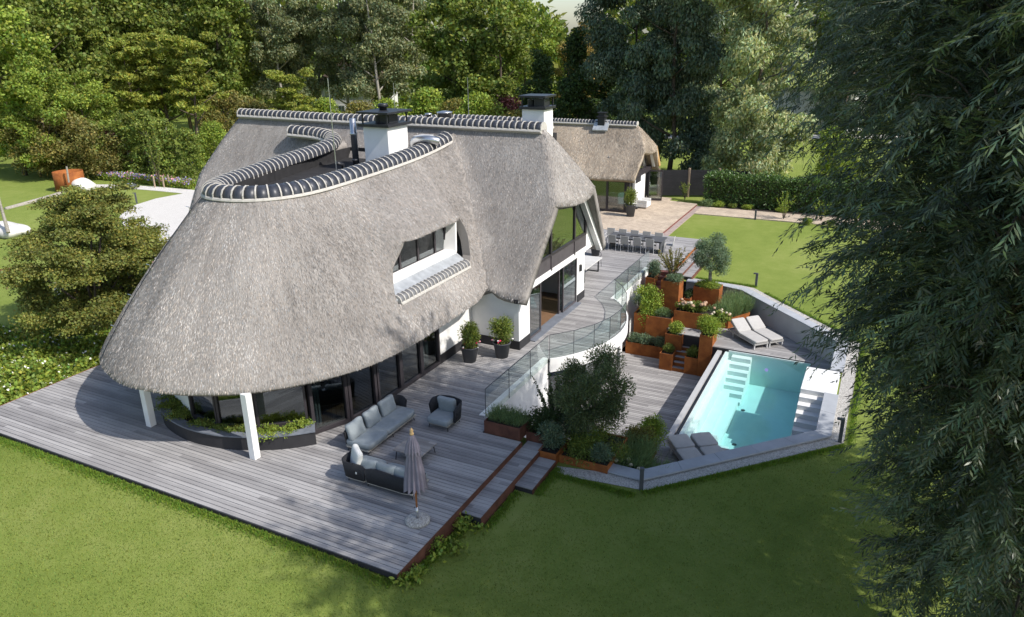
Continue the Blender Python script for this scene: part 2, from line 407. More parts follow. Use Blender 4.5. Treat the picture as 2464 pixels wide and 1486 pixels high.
# ---------------------------------------------------------------- ground
def sstep(a, b, x):
    t = min(1, max(0, (x-a)/(b-a))); return t*t*(3-2*t)
def ground_z(u, v):
    s = sstep(-10.5, -8.3, u)*sstep(9.5, 13.5, v if v < 30 else 30)*(1-sstep(38, 49, v))
    s = max(s, sstep(-7, -2, u)*(1-sstep(38, 49, v)))
    return -0.12 - 0.38*s
HOLE = [(-10.7,18.5),(-7.3,18.5),(-5.1,18.1),(-0.55,22.9),(-0.55,28.0),(-0.5,31.0),(-1.95,32.7),(-4.65,35.5),(-5.35,36.2),(-6.4,36.5),(-8.3,36.45),(-10.7,36.45)]
def inside(poly, x, y):
    c = False; n = len(poly)
    for i in range(n):
        x0, y0 = poly[i]; x1, y1 = poly[(i+1)%n]
        if (y0 > y) != (y1 > y) and x < (x1-x0)*(y-y0)/(y1-y0)+x0: c = not c
    return c
def make_ground():
    def axis(lo, hi, step, far):
        a = list(np.arange(lo, hi+1e-6, step)); d = step; x = hi
        r = []
        while x < far: d *= 1.6; x += d; r.append(x)
        l = []; d = step; x = lo
        while x > -far: d *= 1.6; x -= d; l.append(x)
        return l[::-1]+a+r
    xs = axis(-30, 10, 0.25, 600); ys = axis(4, 56, 0.25, 600)
    V = np.array([(x, y, ground_z(x, y)) for y in ys for x in xs]); nx = len(xs)
    Q = []
    for j in range(len(ys)-1):
        for i in range(nx-1):
            cx, cy = (xs[i]+xs[i+1])/2, (ys[j]+ys[j+1])/2
            if -11 < cx < 0 and 18 < cy < 37 and inside(HOLE, cx, cy): continue
            Q.append((j*nx+i, j*nx+i+1, (j+1)*nx+i+1, (j+1)*nx+i))
    tag(np_mesh('lawn', V, np.array(Q), 'grass', smooth=True), kind='structure')
make_ground()

def scan(poly, y):
    xs = []
    for i in range(len(poly)):
        x0, y0 = poly[i]; x1, y1 = poly[(i+1)%len(poly)]
        if (y0 > y) != (y1 > y): xs.append((x1-x0)*(y-y0)/(y1-y0)+x0)
    xs.sort(); return list(zip(xs[::2], xs[1::2]))
_pl = MB().box(-0.5,-0.5,-1,0.5,0.5,0)
_pme = bpy.data.meshes.new('plank'); _pme.from_pydata(_pl.v, [], _pl.f); _pme.materials.append(M['deck_wood'])
def planks(poly, z, parent, v0=None, obj_until=-1e9, th=0.026, gap=0.017, maxlen=4.2):
    ys = [p[1] for p in poly]; y = min(ys) if v0 is None else v0; mb = MB(); k = 0; rnd = random.Random(3)
    pz = parent.location
    while y < max(ys)-0.02:
        yc = y+PITCHB/2; w = PITCHB-gap
        for a, b in scan(poly, yc):
            if b-a < 0.06: continue
            cuts = [a]; x = a + rnd.uniform(1.2, maxlen)
            while x < b-0.7: cuts.append(x); x += rnd.uniform(3.2, maxlen+0.8)
            cuts.append(b)
            for p, q in zip(cuts, cuts[1:]):
                dz = rnd.uniform(-0.002, 0.002)
                if yc < obj_until:
                    o = bpy.data.objects.new('plank', _pme); C.objects.link(o); o.parent = parent
                    o.location = ((p+q)/2-pz[0], yc-pz[1], z+dz-pz[2]); o.scale = (q-p-0.006, w, th)
                else: mb.box(p+0.003, yc-w/2, z-th+dz, q-0.003, yc+w/2, z+dz)
        y += PITCHB; k += 1
    if mb.v: tag(mb.build('far_planks', 'deck_wood', parent), kind='stuff')
ARC_C = (-14.05, 27.25); ARC_R = 5.3
def arc_pts(r, n=24):
    a0 = math.asin((23.5-ARC_C[1])/ARC_R); a1 = math.asin((31.05-ARC_C[1])/ARC_R)
    return [(ARC_C[0]+r*math.cos(a0+(a1-a0)*k/n), ARC_C[1]+r*math.sin(a0+(a1-a0)*k/n)) for k in range(n+1)]
DECK = [(-25.7,11.06),(-8.65,11.06),(-8.65,17.6),(-10.0,17.6),(-10.0,18.5),(-10.42,18.5),(-10.42,23.5)] + arc_pts(ARC_R-0.05) + [(-10.38,31.1),(-10.38,36.45),(-9.1,36.45),(-9.1,43.4),(-17.5,43.4),(-17.5,31.1),(-11.9,31.1),(-11.9,23.92),(-14.6,23.92),(-14.6,16.35),(-25.7,16.35)]
deck = tag(bpy.data.objects.new('deck', None), kind='structure'); C.objects.link(deck); deck.location = (-14, 14, 0)
planks(DECK, 0.0, deck, 11.06, obj_until=20.6)
MB().prism(DECK, -0.14, -0.032).build('deck_frame', 'plinth', deck)
MB().box(-25.72,11.035,-0.15,-8.66,11.056,-0.012).build('edge_board', 'plinth', deck)
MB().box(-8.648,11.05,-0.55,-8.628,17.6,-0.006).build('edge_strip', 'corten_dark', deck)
MB().box(-25.74,11.06,-0.14,-25.71,16.35,-0.005).build('edge_board', 'corten', deck)
MB().box(-9.098,36.5,-0.2,-9.08,43.4,-0.004).build('edge_strip', 'corten', deck)

def make_steps(name, label, u0, treads, loc):
    t = thing(name, label, 'steps', loc)
    for (a, b, v0, v1, z) in treads:
        st = MB().box(a, v0, z-0.45, b-0.02, v1, z-0.03).build('tread_frame', 'plinth', t)
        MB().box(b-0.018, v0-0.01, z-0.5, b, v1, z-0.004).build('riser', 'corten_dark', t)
        y = v0
        while y < v1-0.05:
            w = min(PITCHB, v1-y)-0.009
            o = bpy.data.objects.new('plank', _pme); C.objects.link(o); o.parent = t
            o.location = ((a+b)/2-0.01-loc[0], y+w/2-loc[1], z-loc[2]); o.scale = (b-a-0.02, w, 0.026); y += PITCHB
    return t
make_steps('deck_steps', 'two grey plank steps with rusty risers beside the front deck corner', -8.65, [(-8.628,-8.04,13.95,18.0,-0.17),(-8.04,-7.48,15.9,17.55,-0.34)], (-8.1,16,-0.4))
make_steps('garden_steps', 'plank steps with rusty edges from the dining deck to the lawn', -9.1, [(-9.08,-8.6,36.75,42.2,-0.16),(-8.6,-8.12,36.75,41.6,-0.3)], (-8.6,39,-0.4))

# patio, paths, gravel
def sheet(name, poly, z, mat, kind='structure', th=0.0):
    if th: return tag(MB().prism(poly, z-th, z).build(name, mat), kind=kind)
    return tag(MB().add([(x,y,z) for x,y in poly], [tuple(range(len(poly)))]).build(name, mat), kind=kind)
sheet('patio', [(-24,43.45),(-11.75,43.45),(-11.75,53.2),(-14,53.6),(-14,54.6),(-24,54.6)], 0.0, 'pavers', th=0.2)
MB().box(-11.74,43.45,-0.25,-11.68,52.9,-0.012).build('patio_edging', 'step_red')['kind'] = 'structure'
MB().box(-11.677,43.45,-0.25,-11.30,52.9,-0.07).build('patio_step', 'pink_wood')['kind'] = 'structure'
sheet('brick_path', [(-11.29,50.35),(6,50.5),(6,52.8),(-11.29,52.7)], -0.055, 'pavers', th=0.1)
sheet('flower_bed', [(-11.3,52.75),(6,52.85),(6,55.5),(-11.3,55.3)], -0.075, 'soil', th=0.1)
# gravel drive behind the nose, seen left of the roof
gp = [at(740/2.123/1.2183,(300+720/2.123)/1.2183,-0.1)]
sheet('gravel_path', [(p.x,p.y) for p in [at(x,y,-0.1) for x,y in [(286,524),(300,505),(330,492),(375,478),(440,466),(520,462),(640,470),(640,620),(330,620),(300,545)]]], -0.105, 'gravel_pale')
sheet('gravel_path', [(p.x,p.y) for p in [at(x,y,-0.1) for x,y in [(215,444),(300,445),(380,450),(470,458),(560,464),(560,472),(440,466),(370,459),(290,453),(215,451)]]], -0.101, 'gravel_pale')
NEAR_C = [(-6.35,18.02),(-5.03,18.0),(-0.52,22.78),(-0.52,25.82)]
FAR_C = [(-8.3,36.52),(-6.4,36.55),(-5.33,36.25),(-4.6,35.45),(-1.95,32.65),(-0.5,31.05),(-0.5,27.95)]
def offset_line(pts, d):
    out = []
    for i, p in enumerate(pts):
        a = Vector(pts[max(i-1,0)]); b = Vector(p); c = Vector(pts[min(i+1,len(pts)-1)])
        d1 = (b-a).normalized() if (b-a).length > 0 else (c-b).normalized(); d2 = (c-b).normalized() if (c-b).length > 0 else d1
        n1 = Vector((d1.y,-d1.x)); n2 = Vector((d2.y,-d2.x)); m = (n1+n2).normalized(); k = d/max(0.4, m.dot(n1))
        out.append((b.x+m.x*k, b.y+m.y*k))
    return out
def strip_poly(pts, d0, d1): return offset_line(pts, d0) + offset_line(pts, d1)[::-1]
def gravel_strip(pts, d0, d1):
    a = offset_line(pts, d0); b = offset_line(pts, d1); mb = MB()
    for i in range(len(pts)-1):
        q = [a[i],a[i+1],b[i+1],b[i]]
        mb.add([(x,y,-0.488) for x,y in q], [(0,1,2,3)])
    return tag(mb.build('gravel_strip', 'gravel'), kind='structure')
gravel_strip([(-7.45,17.62)]+[(-6.35,17.85)]+NEAR_C[1:], 0.1, 0.62)
gravel_strip(FAR_C[:-1]+[(-0.5,25.8)], -0.2, -0.65)

# retaining walls with coping slabs
def retaining(name, label, pts, side):
    t = thing(name, label, 'wall', (pts[0][0], pts[0][1], -0.6))
    a = offset_line(pts, -0.15); b = offset_line(pts, 0.15); mb = MB()
    for i in range(len(pts)-1):
        mb.prism([a[i],a[i+1],b[i+1],b[i]], -3.2, -0.462)
    mb.build('wall', 'wall_grey', t)
    a = offset_line(pts, -0.235); b = offset_line(pts, 0.235)
    for i in range(len(pts)-1):
        A0, A1, B0, B1 = Vector(a[i]), Vector(a[i+1]), Vector(b[i]), Vector(b[i+1])
        n = max(1, int(round((Vector(pts[i+1])-Vector(pts[i])).length/1.35)))
        for k in range(n):
            e = 0.004/max((A1-A0).length, 0.3)
            t0 = k/n + e; t1 = (k+1)/n - e
            q = [A0.lerp(A1,t0), A0.lerp(A1,t1), B0.lerp(B1,t1), B0.lerp(B1,t0)]
            MB().prism([(p.x,p.y) for p in q], -0.46, -0.405).build('coping_slab', 'coping_stone', t, bevel=0.006)
    return t
retaining('retaining_wall', 'low pool wall with pale stone coping running along the shaded front lawn', NEAR_C, 1)
retaining('retaining_wall', 'grey retaining wall with pale coping behind the far sun loungers', FAR_C, -1)

# ---------------------------------------------------------------- sunken court, pool deck, pool
CZ = -3.0; PZ = -1.5
COURT = [(-12.5,19.0),(-5.45,19.0),(-5.45,30.85),(-8.0,30.85),(-8.0,32.0),(-12.5,32.0)]
court = tag(bpy.data.objects.new('court', None), kind='structure'); C.objects.link(court); court.location = (-8,25,-3)
planks(COURT, CZ, court, 19.0)
MB().prism(COURT, CZ-0.2, CZ-0.032).build('court_base', 'plinth', court)
PDECK = [(-5.9,30.85),(-1.56,30.85),(-1.56,28.0),(-0.6,28.0),(-0.6,31.0),(-2.0,32.55),(-4.7,35.3),(-5.4,36.1),(-8.2,36.4),(-8.2,32.4),(-7.5,31.75),(-5.9,31.75)]
pdeck = tag(bpy.data.objects.new('pool_deck', None), kind='structure'); C.objects.link(pdeck); pdeck.location = (-4,33,-1.5)
planks(PDECK, PZ, pdeck, 28.0)
MB().prism(PDECK, PZ-1.4, PZ-0.032).build('deck_base', 'plinth', pdeck)
NDECK = [(-5.4,22.42),(-5.4,18.6),(-4.9,18.25),(-0.75,22.85),(-0.75,23.75),(-1.56,23.75),(-1.56,22.42)]
ndeck = tag(bpy.data.objects.new('pool_deck', None), kind='structure'); C.objects.link(ndeck); ndeck.location = (-3.5,21,-1.5)
planks(NDECK, PZ, ndeck, 18.3)
MB().prism(NDECK, PZ-1.4, PZ-0.032).build('deck_base', 'plinth', ndeck)
# pool
px0, px1, py0, py1, pb = -4.95, -1.58, 22.46, 30.78, -2.95
pool = thing('swimming_pool', 'turquoise swimming pool with white steps under the water', 'swimming pool', (-3.3,26.6,-1.5))
sh = MB()
sh.box(px0-0.15,py0-0.02,pb-0.2,px1,py1+0.02,pb)
sh.box(px0-0.14,py0-0.02,pb,px0,py1+0.02,PZ-0.09)
sh.box(px0,py0-0.03,pb,px1,py0,PZ-0.03); sh.box(px0,py1,pb,px1,py1+0.04,PZ-0.02); sh.box(px1,27.9,pb,px1+0.05,py1,PZ-0.02)
sh.build('basin', 'pool_shell', pool)
ws = MB()
for k in range(7): ws.box(px0+0.18, py1-0.32*(k+1), pb+0.002*k, px0+1.0, py1-0.32*k, PZ-0.16-0.19*k)
ws.box(px0+0.003, py0+0.003, pb, px0+0.18, py1-0.003, PZ-0.32)
ws.box(px0+0.18, py0+0.003, pb, px0+0.55, py1-2.24, PZ-0.95)
ws.box(px0+0.18, py0+0.004, pb, px0+0.95, py0+1.7, PZ-0.55); ws.box(px0+0.95, py0+0.004, pb, px0+1.35, py0+1.9, PZ-1.05); ws.box(px0+0.55, py0+1.7, pb, px0+0.95, py0+2.0, PZ-0.8)
ws.box(px0+0.55, py0+2.0, pb, px0+0.95, py0+5.9, PZ-1.2)
ws.build('underwater_steps', 'pool_shell', pool)
wt = MB().box(px0-0.10, py0+0.001, pb+0.004, px1-0.002, py1-0.002, PZ-0.07).build('water', 'pool_water', pool)
gt = MB().box(px0-0.50,py0-0.02,CZ-0.1,px0-0.30,py1+0.07,PZ-0.10).box(px0-0.30,py0-0.02,CZ-0.1,px0-0.16,py1+0.07,PZ-0.30).build('overflow_gutter', 'wall_grey', pool)
MB().box(px0-0.175,py0-0.01,PZ-0.42,px0-0.148,py1+0.01,PZ-0.062).build('gutter_edge', 'black_metal', pool)
MB().box(px0-0.9,py1+0.045,PZ-0.08,px1+0.02,py1+0.07,PZ-0.006).build('edge_trim', 'black_metal', pool)
MB().lathe([(0.075,0),(0.075,0.015),(0.03,0.02)],0,0,16,T(-3.3,py1-0.02,PZ-0.62)@RX(R(90))).build('pool_light', 'pool_lamp', pool)
for (x,y) in ((-3.75,28.2),(-3.55,25.3)): MB().lathe([(0.085,pb+0.003),(0.085,pb+0.015)],x,y,14).build('drain', 'black_metal', pool)
stn = thing('stone_stair', 'white stone stair with a square top platform beside the pool', 'stair', (-1.0,26,-1.5))
MB().box(-1.55,25.85,-3.1,-0.36,27.93,-0.44).build('platform', 'pale_stone', stn, bevel=0.01)
for k in range(6): MB().box(-1.55,25.85-0.315*(k+1),-3.1,-0.68,25.85-0.315*k-0.002,-0.44-0.175*(k+1)).build('step', 'pale_stone', stn, bevel=0.008)
# corner fill right of the pool beyond the platform

# ---------------------------------------------------------------- the thatched house
house = thing('thatched_house', 'large white villa under a grey thatched roof with tiled ridges', 'house', (-18,22,0))
DORM = [(18.72,3.28),(23.52,3.28),(23.78,3.62),(24.0,5.02),(20.1,5.02),(19.35,4.3),(18.85,3.62)]
PATCH = []
def patch_mesh(name, patches, mat, thick, parent):
    bm = bmesh.new(); uvl = bm.loops.layers.uv.new('UVMap')
    for G, UV in patches:
        nj, ni = len(G), len(G[0]); vs_ = [[bm.verts.new(G[j][i]) for i in range(ni)] for j in range(nj)]
        for j in range(nj-1):
            for i in range(ni-1):
                ix = [(j,i),(j,i+1),(j+1,i+1),(j+1,i)]
                vv = [vs_[a][b] for a, b in ix]
                if (vv[0].co-vv[1].co).length < 1e-5 and (vv[2].co-vv[3].co).length < 1e-5: continue
                f = bm.faces.new(vv); f.smooth = True
                for l, (a, b) in zip(f.loops, ix): l[uvl].uv = UV[a][b]
    bmesh.ops.remove_doubles(bm, verts=bm.verts, dist=0.002)
    bmesh.ops.dissolve_degenerate(bm, edges=bm.edges, dist=0.0005)
    off = parent.location
    bmesh.ops.translate(bm, verts=bm.verts, vec=-off)
    me = bpy.data.meshes.new(name); bm.to_mesh(me); bm.free(); me.materials.append(M[mat])
    o = bpy.data.objects.new(name, me); C.objects.link(o); o.parent = parent
    sm = o.modifiers.new('solid', 'SOLIDIFY'); sm.thickness = thick; sm.offset = -1
    return o
def orient(G):   # make sure that the patch normal points up/out (first cell)
    return G
# main roof: rim (R) and eave (E) curves, drawn from the right valley round the nose to the left
ER = [((-13.0,28.0),(-16.45,28.0,7.45)),((-13.0,25.5),(-16.45,25.5,7.25)),((-13.0,22.5),(-16.42,22.5,7.05)),((-12.95,20.0),(-16.42,20.0,6.95)),((-12.95,18.3),(-16.45,18.5,6.9)),
 ((-13.2,16.55),(-16.6,17.6,6.9)),((-13.75,15.3),(-16.85,17.05,6.9)),((-14.45,14.3),(-17.15,16.7,6.9)),((-15.3,13.45),(-17.5,16.5,6.9)),((-16.45,12.78),(-17.9,16.36,6.9)),
 ((-17.8,12.35),(-18.35,16.3,6.9)),((-19.1,12.3),(-18.8,16.33,6.9)),((-20.4,12.7),(-19.25,16.5,6.9)),((-21.6,13.4),(-19.6,16.8,6.9)),((-22.6,14.4),(-19.95,17.3,6.9)),
 ((-23.3,15.7),(-20.2,17.9,6.9)),((-23.7,17.2),(-20.5,18.8,6.9)),((-24.3,20.0),(-21.1,21.0,6.95)),((-25.0,23.0),(-21.7,24.0,7.05)),((-25.6,28.0),(-22.3,28.0,7.3))]
EAVE_Z = 2.15
Ec = spline([(a[0],a[1],EAVE_Z) for a, b in ER], 8); Rc = spline([b for a, b in ER], 8)
NJ = 34
def dorm_bump(v, z):
    s = sstep(18.9, 20.6, v)*(1-sstep(23.3, 25.0, v))
    h = (1-sstep(4.9, 7.0, z)) if z > 4.8 else sstep(3.2, 4.8, z)
    return 0.74*s*h
Gm = []; UVm = []
arcl = [0.0]
for a, b in zip(Ec, Ec[1:]): arcl.append(arcl[-1]+(b-a).length)
for j in range(NJ+1):
    t = j/NJ; row = []; uvr = []
    for i in range(len(Ec)):
        e, r = Ec[i], Rc[i]; p = r.lerp(e, t)
        o = Vector((e.x-r.x, e.y-r.y, 0)).normalized()
        p = p + (o*0.55+Vector((0,0,0.45)))*(4*t*(1-t)*0.20) + o*(0.06*math.sin(i*0.31+1.0)*math.sin(3*t))*0.6
        if t > 0.97: p = p + Vector((0,0,-0.03))
        if p.x > -17.5: p = p + Vector((dorm_bump(p.y, p.z), 0, 0))
        if p.x > -18.0 and p.y < 27.6:
            de = p.z-(8.1-(27.75-p.y)*1.458); hh = max(0.0, 1.5-abs(de))**2/6.0; p = p + Vector((0,0,hh))
        row.append(p); uvr.append((arcl[i], t*6.2))
    Gm.append(row); UVm.append(uvr)
PATCH.append(Gm)
main_roof = patch_mesh('main_roof', [(Gm, UVm)], 'thatch', 0.34, house)
# the dormer opening is cut out of the thatch
cut = MB().wallpoly(DORM, -15.75, -12.0).build('dormer_cutter', 'thatch')
bo = main_roof.modifiers.new('cut', 'BOOLEAN'); bo.operation = 'DIFFERENCE'; bo.object = cut; bo.solver = 'EXACT'
bpy.context.view_layer.update()
dg = bpy.context.evaluated_depsgraph_get()
me2 = bpy.data.meshes.new_from_object(main_roof.evaluated_get(dg)); main_roof.modifiers.clear(); main_roof.data = me2
bpy.data.objects.remove(cut)

def hip_wing(uL, uR, vc, zr, ze, hw, th, out, curve=0.12, ni=64, nj=24, bulge=0.35, back=0.35, hw_far=None):
    def edge(t, right):
        if t <= th: d = out*(t/th)**0.85
        else: d = out - back*((t-th)/(1-th))
        return (uR+d) if right else (uL-d)
    def pt(s, t, f):
        a, b = edge(t, False), edge(t, True); u = a+(b-a)*f
        y = vc + s*((hw_far or hw) if s > 0 else hw)*t; z = zr+(ze-zr)*t + curve*4*t*(1-t)
        z += 0.03*math.sin(u*1.7)*math.sin(4*t)
        return Vector((u, y, z))
    pat = []; L = math.hypot(hw, zr-ze)
    for s in (-1, 1):
        G = [[pt(s, j/nj, i/ni) for i in range(ni+1)] for j in range(nj+1)]
        if s > 0: G = [r[::-1] for r in G]
        pat.append((G, [[(G[j][i].x, j/nj*L) for i in range(ni+1)] for j in range(nj+1)]))
    nh = int(nj*th)+1; nw = 16
    for right in (True, False):
        G = []
        for j in range(nh+1):
            t = th*j/nh; a = pt(-1, t, 1.0 if right else 0.0); b = pt(1, t, 1.0 if right else 0.0); row = []
            for i in range(nw+1):
                f = i/nw; p = a.lerp(b, f); k = 4*f*(1-f)
                p = p + Vector(((1 if right else -1)*bulge*k*(j/nh), 0, -0.22*k*(j/nh)**2)); row.append(p)
            if right: row = row
            G.append(row if right else row[::-1])
        # rows at th must meet the slope edge: done by construction of pt()
        pat.append((G, [[(G[j][i].y*1.0+40, j/nh*L*th) for i in range(nw+1)] for j in range(nh+1)]))
    return pat
def fix_dir(pats):
    out = []
    for G, UV in pats:
        a = (G[1][1]-G[1][0]) if (G[1][1]-G[1][0]).length > 1e-6 else (G[2][1]-G[2][0]); b = G[2][0]-G[1][0]
        n = a.cross(b)
        if n.z < 0: G = [r[::-1] for r in G]; UV = [r[::-1] for r in UV]
        out.append((G, UV))
    return out
def valley(pats):
    for G, UV in pats[:1]:
        for r_ in G:
            for k, p in enumerate(r_):
                if -16.6 < p.x < -11.0 and p.y < 27.3:
                    de = p.z-(2.15+(-13.0-p.x)/0.715); hh = max(0.0, 1.5-abs(de))**2/6.0; r_[k] = p + Vector((0,0,hh))
    return pats
WP = fix_dir(hip_wing(-28.9, -12.55, 27.75, 8.1, 2.05, 4.15, 0.47, 1.45, hw_far=5.0))
WP = valley(WP)
wing_roof = patch_mesh('wing_roof', WP, 'thatch', 0.34, house)
PATCH += [G for G, UV in WP]
# main roof patch orientation
def scatter_straw(name, patches, n, mat, parent, skip=None, ln=(0.06,0.15), w=0.012):
    rng = np.random.default_rng(5); Ps = []; As = []; Ns = []; Bs = []
    areas = []
    for G in patches:
        A = np.array([[list(p) for p in r] for r in G]); areas.append(A)
    sz = []
    for A in areas:
        d1 = A[1:, :-1]-A[:-1, :-1]; d2 = A[:-1, 1:]-A[:-1, :-1]; sz.append(np.linalg.norm(np.cross(d1, d2), axis=2))
    tot = sum(s.sum() for s in sz)
    for A, s in zip(areas, sz):
        k = int(n*s.sum()/tot); idx = rng.choice(s.size, k, p=(s/s.sum()).ravel()); j, i = np.unravel_index(idx, s.shape)
        fj = rng.random((k,1)); fi = rng.random((k,1))
        p00, p01, p10, p11 = A[j,i], A[j,i+1], A[j+1,i], A[j+1,i+1]
        p = p00*(1-fj)*(1-fi)+p01*(1-fj)*fi+p10*fj*(1-fi)+p11*fj*fi
        d = unit(p10-p00); nn = unit(np.cross(p01-p00+1e-7, p10-p00)); nn *= np.sign(nn[:,2:3]+1e-9)
        Ps.append(p); As.append(d); Ns.append(nn)
        g = rng.normal(0, 1, (A.shape[0]//7+3, A.shape[1]//2+3)); g2 = rng.normal(0, 1, (A.shape[0]//12+3, A.shape[1]//9+3))
        def samp(gr, a, b):
            y = (j+fj[:,0])/a; x = (i+fi[:,0])/b; y0 = y.astype(int); x0 = x.astype(int); fy = y-y0; fx = x-x0
            return gr[y0,x0]*(1-fy)*(1-fx)+gr[y0,x0+1]*(1-fy)*fx+gr[y0+1,x0]*fy*(1-fx)+gr[y0+1,x0+1]*fy*fx
        Bs.append(np.clip(1+0.13*samp(g,7,2)+0.16*samp(g2,12,9), 0.5, 1.5))
    P = np.concatenate(Ps); A = np.concatenate(As); N = np.concatenate(Ns); B = np.concatenate(Bs)
    if skip is not None:
        keep = ~skip(P); P, A, N, B = P[keep], A[keep], N[keep], B[keep]
    m = len(P)
    side = unit(np.cross(A, N))
    ax = A + N*rng.normal(0.015, 0.025, (m,1)) + side*rng.normal(0, 0.13, (m,1))
    L_ = rng.uniform(ln[0], ln[1], m)
    b = rng.gamma(14, 1/14.0, m)*1.03*B;
    for q in range(9):
        kv = rng.normal(0, 1, 3)*(0.35+0.28*q); b = b*(1+0.05*np.sin(P@kv+rng.uniform(0,6)))
    h = rng.normal(0, 0.05, m)
    tint = np.clip(np.stack([b*(1+h), b, b*(1-h)], 1), 0.2, 2.6)
    V, Q, tc = leaf_arrays(P + N*0.007 - A*L_[:,None]*0.5, ax, N + side*rng.normal(0,0.5,(m,1)), L_, w, tint)
    off = np.array(parent.location); V = V-off
    return tag(np_mesh(name, V, Q, mat, tc, parent), kind='stuff')
def inside_arr(poly, Y, Z):
    c = np.zeros(len(Y), bool); n = len(poly)
    for i in range(n):
        y0, z0 = poly[i]; y1, z1 = poly[(i+1)%n]
        cond = (z0 > Z) != (z1 > Z)
        xint = (y1-y0)*(Z-z0)/((z1-z0) if z1 != z0 else 1e-9)+y0
        c ^= cond & (Y < xint)
    return c
def skip_house(P):
    # dormer hole, and what lies inside the other roof body
    hole = (P[:,0] > -16) & inside_arr([(y+(0.04 if y < 21 else -0.04)*-1, z) for y, z in DORM], P[:,1], P[:,2])
    wing_in = (np.where(P[:,1] < 27.75, (27.75-P[:,1])*1.458, (P[:,1]-27.75)*1.21) + P[:,2] < 8.0) & (P[:,0] > -29) & (P[:,0] < -12.4) & (P[:,1] > 23.5)
    u_main = -13.0-(P[:,2]-2.15)*0.71
    return hole | wing_in
def skip_wing(P):
    u_main = -13.0-(P[:,2]-2.15)*0.71
    return (P[:,0] < u_main-0.05) & (P[:,0] > -22) & (P[:,1] < 27) & (P[:,2] < 7.0)
scatter_straw('loose_straw', PATCH[:1], 140000, 'straw', house, skip_house)
scatter_straw('loose_straw', PATCH[1:], 120000, 'straw', house, skip_wing)

# tiled ridges: mortar bed with dark half-round tiles
def half_pipe(r, h, n=9, a0=-8):
    return [(r*math.cos(R(a0)+(math.pi-2*R(a0))*k/(n-1)), h*math.sin(R(a0)+(math.pi-2*R(a0))*k/(n-1))) for k in range(n)]
TL = 0.315
def tile_mesh(r=0.36, h=0.33, length=TL):
    mb = MB(); n = 9; v = []; f = []
    for x, s in ((-length/2, 1.0), (length/2, 1.0)):
        for a, b in half_pipe(r*s, h*s, n): v.append((x, a, b))
    for x in (-length/2, length/2):
        for a, b in half_pipe(r-0.03, h-0.03, n): v.append((x, a, b))
    for k in range(n-1):
        f.append((k, k+1, n+k+1, n+k)); f.append((2*n+k, 3*n+k, 3*n+k+1, 2*n+k+1)); f.append((k, 2*n+k, 2*n+k+1, k+1)); f.append((n+k, n+k+1, 3*n+k+1, 3*n+k))
    mb.add(v, f); me = bpy.data.meshes.new('ridge_tile'); me.from_pydata(mb.v, [], mb.f); me.materials.append(M['tile'])
    me.polygons.foreach_set('use_smooth', [True]*len(me.polygons)); return me
TILE = tile_mesh(); TILE_R = tile_mesh(0.29, 0.26, 0.285); TILE_S = tile_mesh(0.22, 0.2, 0.235); TILE_G = tile_mesh(0.22, 0.2, 0.235); TILE_G.materials[0] = M['tile_grey']
def ridge_cap(path, parent, tile=TILE, step=TL, r=0.36, h=0.33, name='ridge_cap', rib=0.045, inner=True):
    P = resample(path, step); mb = MB()
    frames = []
    for i in range(len(P)):
        d = (P[min(i+1,len(P)-1)]-P[max(i-1,0)]).normalized(); s = Vector((0,0,1)).cross(d).normalized(); u = d.cross(s).normalized(); frames.append((P[i], d, s, u))
    # ribs of mortar at every joint
    prof = half_pipe(r+0.022, h+0.022, 9); n = 9
    for p, d, s, u in frames:
        v = []
        for o in (-rib/2, rib/2):
            for a, b in prof: v.append(tuple(p+d*o+s*a+u*b))
        f = [(k, n+k, n+k+1, k+1) for k in range(n-1)] + [tuple(range(n)), tuple(range(2*n-1, n-1, -1))]
        mb.add(v, f)
    # mortar bed: flat flared skirt on both sides
    v = []; sk = [(-(r+0.05),-0.09),(-(r+0.03),-0.035),(-(r-0.06),0.03),(r-0.06,0.03),(r+0.03,-0.035),(r+0.05,-0.09),(r-0.1,-0.2),(-(r-0.1),-0.2)]
    if not inner: sk[0] = (-(r-0.05),-0.03); sk[1] = (-(r-0.05),0.0); sk[7] = (-(r-0.12),-0.12)
    for p, d, s, u in frames:
        for a, b in sk: v.append(tuple(p+s*a+u*b))
    m = len(sk); f = []
    for i in range(len(frames)-1):
        for k in range(m): f.append((i*m+k, (i+1)*m+k, (i+1)*m+(k+1)%m, i*m+(k+1)%m))
    f += [tuple(range(m)), tuple((len(frames)-1)*m+k for k in range(m-1,-1,-1))]
    mb.add(v, f)
    bed = mb.build(name, 'mortar', parent)
    off = parent.location
    for i in range(len(P)-1):
        a, b = P[i], P[i+1]; c = (a+b)/2; d = (b-a).normalized(); s = Vector((0,0,1)).cross(d).normalized(); u = d.cross(s)
        o = bpy.data.objects.new('ridge_tile', tile); C.objects.link(o); o.parent = bed
        o.matrix_local = Matrix(((d.x,s.x,u.x,c.x-off.x),(d.y,s.y,u.y,c.y-off.y),(d.z,s.z,u.z,c.z-off.z),(0,0,0,1)))
    return bed
RIM = [(-16.7,27.0,7.5),(-16.72,25.5,7.28),(-16.7,23.5,7.12),(-16.68,20.5,7.0),(-16.72,18.6,6.95),(-16.95,17.5,6.95),(-17.5,16.85,6.95),(-18.3,16.6,6.95),(-19.05,16.7,6.95),(-19.6,17.2,6.95),(-20.05,18.2,6.95),(-20.5,19.6,6.95),(-21.1,22.0,7.0),(-21.45,24.2,7.08),(-21.7,25.5,7.18),(-22.3,26.5,7.32),(-23.4,26.9,7.42),(-25.0,26.9,7.48)]
ridge_cap(spline(RIM, 10), house, inner=False)
ridge_cap([(-28.95,27.75,8.13),(-24,27.75,8.07),(-18,27.75,8.06),(-12.5,27.75,8.03)], house, TILE_R, 0.285, 0.29, 0.26)
